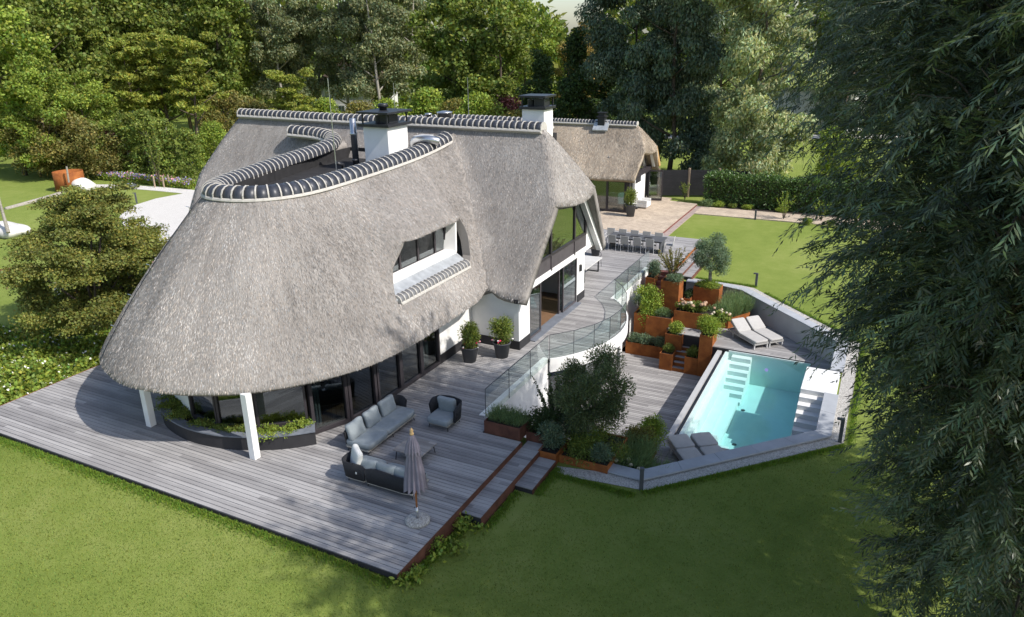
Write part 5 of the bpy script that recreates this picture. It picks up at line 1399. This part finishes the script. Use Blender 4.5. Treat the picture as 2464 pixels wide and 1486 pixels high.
def shooter(name, label, loc, h, n, mat, seed, spread=0.55, ln=0.06, w=0.035, per=46):
    # shrub of many upright shoots set with small leaves
    rng = np.random.default_rng(seed); t = thing(name, label, 'shrub', loc); mb = MB(); P=[];Ax=[]
    for k in range(n):
        a = rng.uniform(0,2*math.pi); s = spread*rng.uniform(0.2,1.0)*h; z = h*rng.uniform(0.6,1.0)*(1-0.25*(s/h))
        e = Vector((math.cos(a)*s, math.sin(a)*s, z)); m = Vector((math.cos(a)*s*0.4, math.sin(a)*s*0.4, z*0.55)); c = [Vector((0,0,0)), m, e]
        mb.tube(c,[0.014,0.009,0.004],5)
        f = rng.uniform(0.25,1.0,per); q = np.array([list(m.lerp(e, (x-0.4)/0.6) if x > 0.4 else Vector((0,0,0)).lerp(m, x/0.4)) for x in f])
        P.append(q+rng.normal(0,0.02,(per,3))); Ax.append(rng.normal(0,0.7,(per,3))+np.array([math.cos(a)*0.3,math.sin(a)*0.3,0.5]))
    mb.build('stem', 'bark', t, rel=True); P=np.concatenate(P);Ax=np.concatenate(Ax);m=len(P)
    np_mesh('foliage', *leafs(leaf_arrays(P,Ax,rng.normal(0,1,(m,3)),ln*rng.uniform(0.7,1.3,m),w,rtint(m,0.5,1.5,0.14,rng)), mat), parent=t)
shooter('shrub', 'tall dark shrub with upright shoots behind the front planters', (-8.15,19.15,-0.9), 2.75, 34, 'leaf_dark', 61, 0.33, 0.075, 0.05, 70)
shooter('shrub', 'spreading dark shrub with upright shoots on the tallest corten tower', (-8.47,34.15,0.26), 1.75, 34, 'leaf_olivebrown', 62, 0.5, 0.07, 0.045, 60)

# plants in the front planters
PL = 'plants in the corten planters'
spikes('rosemary', 'bright rosemary in the planter at the balustrade end, left clump', 'plant', (-9.55,18.05,0.33), (0.3,0.28), 420, 0.42, 'leaf_lavender', 71, 0.3, group=PL)
spikes('rosemary', 'bright rosemary in the planter at the balustrade end, right clump', 'plant', (-9.02,18.05,0.33), (0.25,0.28), 380, 0.42, 'leaf_lavender', 72, 0.3, group=PL)
bush('small_shrub', 'dark low shrub in the planter tucked behind', 'plant', (-8.4,18.5,0.0), (0.6,0.6,0.75), 3600, 0.07, 0.03, 'leaf_dark', 73, group=PL)
bush('sage', 'blue-green sage beside the front plank steps', 'plant', (-7.85,18.05,-0.25), (0.55,0.5,0.72), 3200, 0.10, 0.03, 'leaf_sage', 74, 8, axis_out=1.2, group=PL)
bush('sage', 'blue-green sage behind the front plank steps', 'plant', (-7.35,18.95,-0.3), (0.7,0.62,0.9), 4600, 0.10, 0.03, 'leaf_sage', 75, 8, axis_out=1.2, group=PL)
bush('small_shrub', 'green ground cover below the dark olive tree', 'plant', (-6.75,18.7,-0.4), (0.95,1.0,0.5), 8500, 0.10, 0.028, 'leaf_green', 76, 16, spread=0.95, axis_out=1.0, group=PL)
bush('small_shrub', 'grey-green ground cover at the right corner of the olive planter', 'plant', (-6.3,18.15,-0.38), (0.5,0.42,0.5), 2800, 0.09, 0.026, 'leaf_sage', 77, 7, axis_out=1.0, group=PL)
spikes('lavender', 'tall green lavender right of the dark olive tree', 'plant', (-5.72,19.15,-0.98), (0.45,0.62), 1700, 0.85, 'leaf_lavender', 78, 0.17, group=PL)
spikes('lavender', 'green lavender behind the dark corner bollard', 'plant', (-5.0,18.85,-1.45), (0.42,0.34), 1300, 1.0, 'leaf_lavender', 79, 0.18, group=PL)
h = bush('hydrangea', 'hydrangea with cream heads behind the front coping', 'plant', (-5.6,18.55,-1.1), (0.5,0.35,0.65), 1500, 0.12, 0.08, 'leaf_dark', 80, 7, group=PL)
rr = random.Random(8); heads(h, [(rr.uniform(-0.4,0.4),rr.uniform(-0.3,0.3),rr.uniform(0.5,0.72)) for _ in range(11)], 0.075, ['flower_cream'])
bush('round_shrub', 'yellow-green fluffy bush beside the near pool deck, farther one', 'plant', (-5.62,20.85,-1.1), (0.58,0.55,1.0), 5200, 0.075, 0.03, 'leaf_lime', 81, 9, axis_out=1.0, group=PL)
bush('round_shrub', 'olive-green fluffy bush beside the near pool deck, nearer one', 'plant', (-5.78,20.15,-1.1), (0.58,0.55,0.92), 5200, 0.075, 0.03, 'leaf_olivebrown', 82, 9, axis_out=1.0, group=PL)
# plants in the stepped garden
bush('small_shrub', 'low dark plant in the small planter left of the court stair', 'plant', (-7.72,31.15,-2.28), (0.34,0.34,0.4), 1500, 0.07, 0.03, 'leaf_green', 83, 6, group=PL)
bush('small_shrub', 'green plant in the small planter right of the court stair', 'plant', (-6.56,31.15,-2.26), (0.36,0.36,0.5), 1700, 0.07, 0.035, 'leaf_green', 84, 6, group=PL)
bush('round_shrub', 'yellow-green bush on top of the corner tower planter', 'plant', (-5.98,31.25,-1.1), (0.68,0.62,0.85), 5200, 0.065, 0.03, 'leaf_lime', 85, 11, axis_out=1.0, group=PL)
bush('box_bush', 'round bright green box bush left of the court stair', 'plant', (-7.6,31.9,-1.6), (0.50,0.46,0.58), 4200, 0.055, 0.036, 'leaf_bright', 86, 10, spread=0.4, group=PL)
for i, (x, s) in enumerate(((-9.6,'left'),(-9.0,'middle'),(-8.4,'right'))):
    bush('sage', 'grey-green shrub in the long low planter, %s part' % s, 'plant', (x,32.15,-2.5), (0.48,0.42,0.5), 2400, 0.09, 0.026, 'leaf_sage', 87+i, 7, axis_out=1.1, group=PL)
bush('climbing_shrub', 'lime-green climbing shrub against the white terrace wall', 'plant', (-9.15,32.75,-2.0), (0.55,0.5,1.9), 5600, 0.09, 0.055, 'leaf_lime', 91, 14, spread=0.9, group=PL)
bush('climbing_shrub', 'bright green shrub behind the lime-green climber', 'plant', (-9.5,33.6,-1.0), (0.6,0.55,1.0), 4200, 0.09, 0.05, 'leaf_bright', 92, 10, group=PL)
bush('sage', 'small silvery shrub beside the white terrace wall', 'plant', (-9.85,33.3,-0.9), (0.34,0.34,0.5), 1500, 0.07, 0.025, 'leaf_sage', 93, 6, group=PL)
bush('sage', 'silvery ground cover left of the stair landing', 'plant', (-8.5,32.8,-1.2), (0.58,0.42,0.4), 3000, 0.08, 0.02, 'leaf_lavender', 94, 8, axis_out=1.2, group=PL)
bush('sage', 'silvery trailing plant at the foot of the tower shrub', 'plant', (-8.35,33.95,0.2), (0.5,0.42,0.45), 2800, 0.09, 0.022, 'leaf_sage', 95, 8, axis_out=1.1, group=PL)
h = bush('hydrangea', 'hydrangea with tan flower heads above the stair landing', 'plant', (-7.2,33.05,-0.85), (0.75,0.42,0.5), 2600, 0.10, 0.07, 'leaf_green', 96, 9, group=PL)
heads(h, [(rr.uniform(-0.65,0.65),rr.uniform(-0.35,0.3),rr.uniform(0.42,0.6)) for _ in range(20)], 0.08, ['flower_dry','flower_dry','flower_cream'])
h = bush('hydrangea', 'hydrangea with tan heads behind the tower bush', 'plant', (-5.75,32.6,-0.95), (0.5,0.4,0.5), 1800, 0.10, 0.07, 'leaf_green', 97, 7, group=PL)
heads(h, [(rr.uniform(-0.4,0.4),rr.uniform(-0.3,0.3),rr.uniform(0.42,0.58)) for _ in range(11)], 0.075, ['flower_dry','flower_cream'])
bush('sage', 'grey-green cushion plant at the left end of the lavender', 'plant', (-6.0,33.6,-1.0), (0.6,0.5,0.5), 2800, 0.09, 0.025, 'leaf_lavender', 98, 8, axis_out=1.1, group=PL)
spikes('lavender', 'long bank of tall lavender behind the far loungers', 'plant', (-5.35,34.5,-1.1), (0.75,1.3), 3600, 0.85, 'leaf_lavender', 99, 0.15, group=PL, poly=LAV)
bush('small_shrub', 'green trailing plant under the silver olive', 'plant', (-7.0,35.35,-0.3), (0.72,0.5,0.38), 4200, 0.09, 0.02, 'leaf_bright', 100, 9, droop=0.4, axis_out=1.0, group=PL)
bush('small_shrub', 'dark plant in the gap beside the tall tower', 'plant', (-7.8,35.0,-0.85), (0.3,0.4,0.4), 1400, 0.07, 0.03, 'leaf_dark', 101, 6, group=PL)
bush('small_shrub', 'pale green shrub at the end of the white terrace wall', 'plant', (-9.85,35.55,-0.15), (0.5,0.5,0.85), 3600, 0.075, 0.03, 'leaf_sage', 102, 9, group=PL)
# trailing greens in the curved planter
for i in range(0, len(PLANT_ARC)-1, 4):
    p = PLANT_ARC[i]
    bush('low_plant', 'low green plant number %d' % i, 'plant', (p[0],p[1],0.34), (0.52,0.42,0.24), 1500, 0.07, 0.035, 'leaf_bright' if i > 24 else 'leaf_green', 110+i, 8, stem=False, spread=0.9, shell=(0.1,1.3), group='plants in the curved planter')
n_lp = [o for o in bpy.data.objects if o.name.startswith('low_plant')]
ordn = ['first','second','third','fourth','fifth','sixth','seventh','eighth','ninth','tenth']
for o, w_ in zip(sorted(n_lp, key=lambda q: q.location.x), ordn): o['label'] = '%s low green plant from the left in the curved planter' % w_

# pots with plants
def potted(loc, r, h, plab, lab, seed, flowers, size=(0.5,0.5,0.95), mat='leaf_green'):
    pot(loc, r, h, plab)
    b = bush('pot_plant', lab, 'plant', (loc[0],loc[1],loc[2]+h-0.1), size, 3400, 0.11, 0.03, mat, seed, 10, axis_out=0.9)
    q = random.Random(seed); pts = []
    for k in range(13):
        a = q.uniform(0,6.28); pts.append((math.cos(a)*r*q.uniform(0.85,1.3), math.sin(a)*r*q.uniform(0.85,1.3), q.uniform(0.08,0.32)))
    heads(b, pts, 0.036, flowers, seed, 'flower')
potted((-13.02,22.12,0), 0.34, 0.62, 'tall grey pot by the white wall, nearer to the glass doors', 'leafy pot plant with pink flowers, nearer to the glass doors', 131, ['flower_pink','flower_white','flower_red'])
potted((-12.1,23.0,0), 0.34, 0.62, 'tall grey pot in front of the white recess', 'leafy pot plant with red flowers in front of the recess', 132, ['flower_red','flower_pink','flower_white'])
potted((-13.75,37.6,0), 0.30, 0.62, 'grey pot beyond the facade corner', 'leafy plant with white flowers beyond the facade corner', 133, ['flower_white'], (0.4,0.4,0.6))
potted((-14.95,47.55,0), 0.36, 0.80, 'large grey pot at the corner of the pool house', 'leafy plant with white flowers at the pool house corner', 134, ['flower_white'], (0.55,0.55,1.15))

# hedge and border
def hedge():
    rng = np.random.default_rng(141); t = thing('hedge', 'clipped dark green laurel hedge along the brick path', 'hedge', (-5,54.1,-0.1))
    n = 26000; P = np.stack([rng.uniform(-6.4,8.5,n), rng.uniform(-0.65,0.65,n), rng.uniform(0,2.2,n)],1)
    f = rng.random(n); P[f<0.5,1] = -0.62+rng.normal(0,0.09,(f<0.5).sum()); P[(f>0.72),2] = 2.1+rng.normal(0,0.12,(f>0.72).sum()) + 0.1*np.sin(P[(f>0.72),0]*2.1)
    Nn = rng.normal(0,0.6,(n,3))+np.array([0,-0.7,0.5])
    np_mesh('foliage', *leafs(leaf_arrays(P, rng.normal(0,0.7,(n,3))+np.array([0,-0.3,0.4]), Nn, rng.uniform(0.11,0.2,n), 0.075, rtint(n,0.45,1.6,0.12,rng)), 'leaf_hedge'), parent=t)
    MB().box(-6.2,-0.42,0,8.4,0.42,1.9).build('core', 'bark', t, rel=True)
hedge()
bord = [(-10.9,52.95,0.5,'leaf_lavender','pale grass clump at the left end of the hedge border'),(-10.2,53.0,0.4,'leaf_bright','green perennial second from the left in the hedge border'),(-9.2,53.05,0.32,'leaf_green','low perennial third from the left in the hedge border'),(-8.2,53.0,0.34,'leaf_bright','low perennial left of the bollard in the hedge border'),(-5.9,53.0,0.35,'leaf_bright','low perennial right of the bollard in the hedge border'),(-3.9,50.2,0.4,'leaf_lime','yellow-green clump on the lawn side of the path'),(-2.5,50.1,0.35,'leaf_bright','green clump on the lawn side of the path near the willow')]
for i, (x, y, s, m, lab) in enumerate(bord): bush('perennial', lab, 'plant', (x,y,-0.1), (s*1.3,s,s*1.1), 1300, 0.09, 0.03, m, 150+i, 6, stem=False, group='border plants along the brick path')
for i, (x, y, h_, lab) in enumerate(((-5.5,51.0,2.0,'thin yellow-green young tree beside the brick path bollard'),(-3.2,51.4,1.8,'second thin yellow-green young tree on the brick path'),(-1.2,51.0,1.7,'young tree next to the overhanging willow'))):
    shooter('young_tree', lab, (x,y,-0.1), h_, 14, 'leaf_lime', 160+i, 0.4, 0.09, 0.05, 44)
shooter('shrub', 'small leafy shrub in front of the black fence', (-13.0,54.6,-0.1), 1.5, 10, 'leaf_green', 165, 0.35, 0.10, 0.05, 40)
# flower bed left
t = thing('flower_border', 'flower border with mauve and pink blooms below the hornbeams', 'flower bed', (-58,43.6,-0.1))
rng = np.random.default_rng(171); n = 9000; P = np.stack([rng.uniform(-6,6,n), rng.uniform(-0.6,0.9,n), rng.uniform(0.0,0.55,n)],1)
np_mesh('foliage', *leafs(leaf_arrays(P, rng.normal(0,0.6,(n,3))+np.array([0,0,0.6]), rng.normal(0,1,(n,3)), 0.2, 0.08, rtint(n,0.5,1.6,0.2,rng)), 'leaf_bright'), parent=t)
for m_, k in (('flower_mauve',700),('flower_pink',260)):
    Pk = np.stack([rng.uniform(-6,6,k), rng.uniform(-0.6,0.7,k), rng.uniform(0.4,0.65,k)],1)
    tag(np_mesh('blooms', *leafs(leaf_arrays(Pk, rng.normal(0,1,(k,3)), rng.normal(0,1,(k,3)), 0.16, 0.14, rtint(k,0.8,1.2,0.05,rng)), m_), parent=t), kind='stuff')
# leafy ground cover with white flowers beside the deck
rng = np.random.default_rng(181); n = 26000
P = np.stack([rng.uniform(-33,-25.8,n), rng.uniform(10.2,18.5,n), np.zeros(n)],1)
hz = 0.28+0.22*np.sin(P[:,0]*1.7+1)*np.sin(P[:,1]*2.1)+0.12*np.sin(P[:,0]*4.3)*np.cos(P[:,1]*3.7); hz = np.clip(hz,0.06,0.7)*np.clip((-25.75-P[:,0])*2.2,0.15,1)
P[:,2] = -0.12+hz*rng.uniform(0.35,1.05,n)
o = np_mesh('ground_cover', *leafs(leaf_arrays(P, rng.normal(0,0.8,(n,3)), rng.normal(0,0.5,(n,3))+np.array([0,0,1.0]), rng.uniform(0.10,0.2,n), 0.11, rtint(n,0.45,1.5,0.15,rng)), 'leaf_bright'))
tag(o, 'bright leafy ground cover left of the deck', 'ground cover', kind='stuff')
k = 380; idx = rng.choice(n, k); Pk = P[idx]+np.array([0,0,0.06]); Pk[:,2] = np.maximum(Pk[:,2], -0.12+hz[idx]+0.04)
o = np_mesh('white_blossom', *leafs(leaf_arrays(Pk, rng.normal(0,1,(k,3)), rng.normal(0,0.4,(k,3))+np.array([0,0,1]), 0.10, 0.09, rtint(k,0.8,1.2,0.03,rng)), 'flower_white'))
tag(o, 'small white flowers over the ground cover', 'flowers', kind='stuff')
bw = bush('flowering_shrub', 'white-flowering shrub under the left side of the maple', 'shrub', (-33.2,20.2,-0.1), (1.6,1.3,1.1), 5200, 0.12, 0.07, 'leaf_green', 191, 10)
heads(bw, [(rr.uniform(-1.4,1.4),rr.uniform(-1.1,0.8),rr.uniform(0.7,1.05)) for _ in range(36)], 0.06, ['flower_white'])
bw = bush('flowering_shrub', 'pale pink flowering shrub behind the maple', 'shrub', (-33.5,23.8,-0.1), (2.2,1.5,1.7), 6000, 0.12, 0.07, 'leaf_dark', 192, 12)
heads(bw, [(rr.uniform(-1.9,1.9),rr.uniform(-1.3,0.9),rr.uniform(1.1,1.65)) for _ in range(40)], 0.08, ['flower_white','flower_pink'])

# lawn blades and tufts
def blades(name, label, P, h, w, mat, seed, lean=0.5, tlo=0.55, thi=1.45):
    rng = np.random.default_rng(seed); n = len(P)
    Ax = np.stack([rng.normal(0,lean,n), rng.normal(0,lean,n), np.ones(n)],1)
    o = np_mesh(name, *leafs(leaf_arrays(P, Ax, rng.normal(0,1,(n,3)), h*rng.uniform(0.5,1.3,n), w*rng.uniform(0.7,1.4,n), rtint(n,tlo,thi,0.14,rng)), mat))
    return tag(o, label, 'grass', kind='stuff')
rng = np.random.default_rng(201); pts = []
def gpt(u, v): return (u, v, ground_z(u, v)-0.004)
for _ in range(90000):
    u = rng.uniform(-23, 1.5); v = rng.uniform(4.5, 11.0); pts.append(gpt(u, v))
for _ in range(60000):
    u = rng.uniform(-8.5, 2.0); v = rng.uniform(11.0, 22.0)
    if v > 17.3 and u < -4.9: continue
    if v > 17.3 and (v-17.3) > (u+4.9)*1.03 - 0.1: continue
    if u < -7.4 and v > 13.9: continue
    pts.append(gpt(u, v))
blades('lawn_grass', 'short mown grass of the front lawn', np.array(pts), 0.05, 0.014, 'grass_blade', 202)
pts = []
def line_tufts(a, b, n, sp, inward=(0,0)):
    for _ in range(n):
        f = rng.random(); c = abs(rng.normal(0, sp)); u = a[0]+(b[0]-a[0])*f+inward[0]*c; v = a[1]+(b[1]-a[1])*f+inward[1]*c; pts.append(gpt(u, v))
line_tufts((-25,11.0),(-8.7,11.0),9000,0.16,(0,-1)); line_tufts((-8.58,11.1),(-8.58,13.9),2600,0.12,(1,0)); line_tufts((-8.0,14.0),(-8.0,15.8),1200,0.12,(1,0)); line_tufts((-7.44,15.9),(-7.44,17.4),1200,0.12,(1,0))
line_tufts((-7.4,17.15),(-4.9,17.12),2200,0.12,(0,-1)); line_tufts((-4.8,17.3),(0.1,22.4),4200,0.12,(0.7,-0.7)); line_tufts((0.2,22.4),(0.2,31),2500,0.1,(1,0))
line_tufts((-8.0,37.2),(-4.9,36.95),2000,0.1,(0,1)); line_tufts((-4.4,36.2),(0.2,31.3),2600,0.1,(0.7,0.7))
blades('grass_tufts', 'longer grass along the deck and gravel edges', np.array(pts), 0.10, 0.018, 'grass_long', 203, 0.45, 0.7, 1.5)
for i, (x, y, s, lab) in enumerate(((-8.45,11.35,0.22,'leafy weeds at the front corner of the deck'),(-8.45,12.6,0.26,'leafy weeds against the rusty deck edge'),(-8.35,13.75,0.28,'broad-leaved weeds beside the lowest front step'))):
    bush('weed', lab, 'plant', (x,y,ground_z(x,y)), (s*1.7,s*1.5,s*1.0), 260, 0.13, 0.07, 'leaf_bright', 210+i, 7, stem=False, spread=1.1, shell=(0.1,1.5), group='weeds along the deck')

# ---------------------------------------------------------------- pool house
ph = thing('pool_house', 'small thatched pool house with tan roof behind the patio', 'pool house', (-18,51,0))
PP = fix_dir(hip_wing(-22.2, -15.75, 51.0, 5.62, 2.35, 3.1, 0.5, 1.0, 0.08, 36, 16, 0.3, 0.2))
patch_mesh('thatch_roof', PP, 'thatch_tan', 0.3, ph)
scatter_straw('loose_straw', [G for G, UV in PP], 36000, 'straw_tan', ph, None, (0.12,0.26), 0.018)
ridge_cap([(-22.2,51.0,5.72),(-15.8,51.0,5.70)], ph, TILE_S, 0.235, 0.22, 0.2)
chp = MB().box(-18.6,50.6,5.5,-18.1,51.1,6.15).build('chimney', 'black_metal', ph)
MB().box(-18.68,50.52,6.15,-18.02,51.18,6.22).box(-18.56,50.64,6.22,-18.14,51.06,6.42).box(-18.66,50.54,6.42,-18.04,51.16,6.47).build('chimney_cap', 'black_metal', ph)
MB().add([(-18.9,50.35,5.3),(-17.8,50.35,5.3),(-17.8,50.95,5.95),(-18.9,50.95,5.95),(-18.9,50.4,5.2),(-17.8,50.4,5.2),(-17.8,51.0,5.85),(-18.9,51.0,5.85)],[(0,1,2,3),(4,7,6,5),(0,4,5,1),(1,5,6,2),(2,6,7,3),(3,7,4,0)]).build('flashing', 'lead', ph)
MB().box(-22.5,48.3,0,-18.2,48.5,2.5).build('wall', 'white_stucco', ph)
MB().box(-22.5,53.4,0,-15.5,53.6,2.5).build('wall', 'white_stucco', ph)
MB().box(-22.6,48.5,0,-22.4,53.4,2.5).build('wall', 'white_stucco', ph)
MB().box(-15.62,49.9,0,-15.45,52.3,2.3).build('wall', 'white_stucco', ph)
MB().box(-15.45,49.8,0.0,-15.2,52.4,0.1).build('threshold', 'plinth', ph)
MB().box(-22.4,48.5,0.0,-15.6,53.4,0.05).build('interior_floor', 'interior_floor', ph)
MB().box(-18.3,48.35,2.2,-15.3,48.55,2.5).box(-15.6,48.4,2.2,-15.35,53.5,2.5).build('beam', 'frame_dark', ph)
MB().box(-15.62,48.35,0,-15.35,48.6,2.3).build('corner_post', 'frame_dark', ph)
glazed([(-18.2,48.4),(-16.95,48.4),(-15.65,48.4)], 0.03, 2.2, ph)
glazed([(-15.5,52.35),(-15.5,53.4)], 0.03, 2.2, ph)
glazed([(-15.42,53.1),(-14.4,53.25)], 0.03, 2.25, ph)
MB().wallpoly([(48.6,2.5),(53.4,2.5),(52.3,3.75),(49.7,3.75)],-15.56,-15.535).build('gable_pane', 'glass_window', ph)
gf = MB()
for y, zt in ((49.3,3.2),(50.4,3.8),(51.6,3.8),(52.6,3.3)): gf.box(-15.57,y-0.04,2.5,-15.52,y+0.04,zt)
gf.build('gable_frame', 'frame_dark', ph)
MB().box(-17.2,49,2.6,-17.1,53,3.7).build('interior_wall', 'interior_wall', ph)
MB().box(-15.5,50.0,1.75,-15.43,51.2,2.15).build('high_window', 'plinth', ph)
MB().wallpoly([(52.6,4.05),(52.95,4.05),(54.15,2.45),(53.75,2.45)],-15.0,-14.85).build('barge_board', 'timber_end', ph)
MB().wallpoly([(52.3,4.0),(52.55,4.0),(53.7,2.45),(53.4,2.45)],-15.3,-15.12).build('barge_board', 'white_stucco', ph)
def block_sofa(loc, rot, label, w=0.55):
    t = thing('patio_armchair', label, 'armchair', loc, R(rot))
    MB().box(-w,-0.42,0.08,w,0.42,0.40).build('seat', 'white_fabric', t, bevel=0.04, rel=True)
    MB().box(-w,-0.44,0.40,w,-0.24,0.80).build('backrest', 'white_fabric', t, bevel=0.04, rel=True)
    for s in (-1,1): MB().box(s*w-0.09*(s>0)-0.0,-0.24,0.40,s*w+0.09*(s<0),0.42,0.60).build('armrest', 'white_fabric', t, bevel=0.03, rel=True)
    return t
block_sofa((-15.0,50.6,0.0), 90-180, 'white outdoor armchair against the pool house wall', 0.5)
block_sofa((-17.4,51.2,0.05), 0, 'pale sofa inside the pool house', 0.9)
# fence
fn = thing('black_fence', 'black panel fence with brown posts behind the pool house', 'fence', (-12.5,56,0))
fp = [(-15.2,55.0),(-13.1,55.9),(-11.0,56.6),(-8.8,57.0)]
for k, (a, b) in enumerate(zip(fp, fp[1:])):
    a, b = Vector(a), Vector(b); L_ = (b-a).length; X = T(a.x,a.y,0)@RZ(math.atan2(b.y-a.y,b.x-a.x))
    for j in range(9): MB().box(0.08,-0.02+0.003*(j%2),0.02+0.215*j,L_-0.08,0.02+0.003*(j%2),0.02+0.215*(j+1)-0.006,X).build('board', 'fence_black', fn)
for p in fp: MB().box(p[0]-0.07,p[1]-0.07,-0.15,p[0]+0.07,p[1]+0.07,2.08).build('post', 'post_concrete', fn)
# far road and neighbour house
sheet('road', [(p.x,p.y) for p in [at(1600,335,-0.1),at(2300,335,-0.1),at(2300,325,-0.1),at(1600,324,-0.1)]], -0.09, 'gravel_pale')
def far_house(label, px, d, w, hgt_, rot, wallm='house_cream'):
    p = along(px, d, -0.1); t = thing('neighbour_house', label, 'house', p, rot)
    MB().box(-w/2,-3,0,w/2,3,hgt_).build('wall', wallm, t, rel=True)
    MB().add([(-w/2-0.5,-3.6,hgt_),(w/2+0.5,-3.6,hgt_),(w/2+0.5,3.6,hgt_),(-w/2-0.5,3.6,hgt_),(-w/2+1.5,0,hgt_+3.2),(w/2-1.5,0,hgt_+3.2)],[(0,1,5,4),(2,3,4,5),(1,2,5),(3,0,4),(3,2,1,0)]).build('roof', 'house_roof', t, rel=True)
    for z in (0.9, 3.4):
        if z+1.3 > hgt_: continue
        for k in range(int(w/2.2)):
            x = -w/2+1.1+2.2*k
            f = MB().box(x-0.6,-3.06,z-0.08,x+0.6,-3.0,z+1.35).build('window', 'white_stucco', t, rel=True)
            MB().box(x-0.5,-3.08,z,x-0.04,-3.05,z+1.25).box(x+0.04,-3.08,z,x+0.5,-3.05,z+1.25).build('pane', 'glass_window', f, rel=True)
    return t
far_house('white neighbour house glimpsed between willow trunks at right', 1965, 104, 12, 5.2, R(-15))
far_house('pale neighbour house glimpsed through birches behind the front chimney', 855, 122, 10, 5.4, R(10))
# left garden
t = thing('corten_ring', 'tall rusty corten drum half under the clipped shrub', 'garden ring', at(172,458,-0.12))
MB().lathe([(1.15,0),(1.15,1.6),(1.11,1.6),(1.11,0.02)],0,0,32).build('drum', 'corten', t, True, rel=True)
MB().tube([(1.3,-0.9,0.9),(1.45,-0.9,2.2)],0.07,6).build('stake', 'bark_pale', t, rel=True)
def boulder(label, loc, sx, sy, sz, seed):
    rr_ = random.Random(seed); mb = MB().pillow(sx,sy,sz,0.8,0.85,None,0,22,12)
    mb.v = [(x*(1+0.13*math.sin(3*y+seed)+0.05*math.sin(7*z)),y*(1+0.12*math.sin(4*z+2*x)),max(-0.05,z*(1+0.16*math.sin(3.1*x+seed))*(1-0.3*x/sx)+sz*0.5)) for x,y,z in mb.v]
    o = mb.build('boulder', 'boulder', None, True); o.location = loc; return tag(o, label, 'boulder')
boulder('pale boulder beside the rusty drum', at(204,460,-0.12), 1.1, 0.8, 0.62, 3)
boulder('broad white boulder at the left picture edge', at(24,566,-0.12), 1.5, 0.9, 0.5, 5)
a, b = at(0,552,-0.1), at(190,455,-0.1)
p0 = at(14,504,-0.1); p1 = at(195,453,-0.1)
tag(MB().tube([p0,p0.lerp(p1,0.5)+Vector((0.2,0.3,0.03)),p1],[0.16,0.2,0.28],8).build('pale_log', 'bark_pale', None, True), 'long pale log lying on the lawn towards the boulder', 'log')
tag(MB().tube([at(20,560,0.4),at(0,490,2.0)+Vector((0,0,0)),at(-12,440,3.6)],[0.12,0.08,0.05],8).build('pale_pole', 'bark_pale', None, True), 'thin pale leaning trunk on the white boulder', 'trunk')
tag(MB().tube([at(0,655,-0.05),at(36,647,-0.05)],[0.14,0.1],8).build('red_log', 'step_red', None, True), 'short reddish log on the lawn at the left edge', 'log')
t = thing('robot_mower', 'small dark robot mower on the lawn by the gravel path', 'robot mower', at(313,455,-0.12), R(40))
MB().pillow(0.55,0.36,0.2,0.7,0.6,T(0,0,0.24)).build('body', 'anthracite', t, True, rel=True)
MB().pillow(0.3,0.22,0.1,0.7,0.6,T(0.05,0,0.42)).build('lid', 'steel', t, True, rel=True)
for s in (-1,1): MB().lathe([(0.2,-0.05),(0.2,0.05)],0,0,16,T(-0.3,s*0.34,0.2)@RX(R(90))).build('wheel', 'black_metal', t, rel=True)
for i, (x, y) in enumerate(((373,452),(395,452),(408,449))):
    o = MB().box(-0.05,-0.05,0,0.05,0.05,1.0).build('tree_stake', 'post_concrete'); o.location = at(x,y,-0.12)
    tag(o, ('left','middle','right')[i]+' wooden stake by the young tree near the roof', 'stake')
shooter('young_tree', 'staked young tree with bare lower branches by the gravel path', at(385,450,-0.12), 5.4, 22, 'leaf_green', 301, 0.16, 0.2, 0.12, 40)
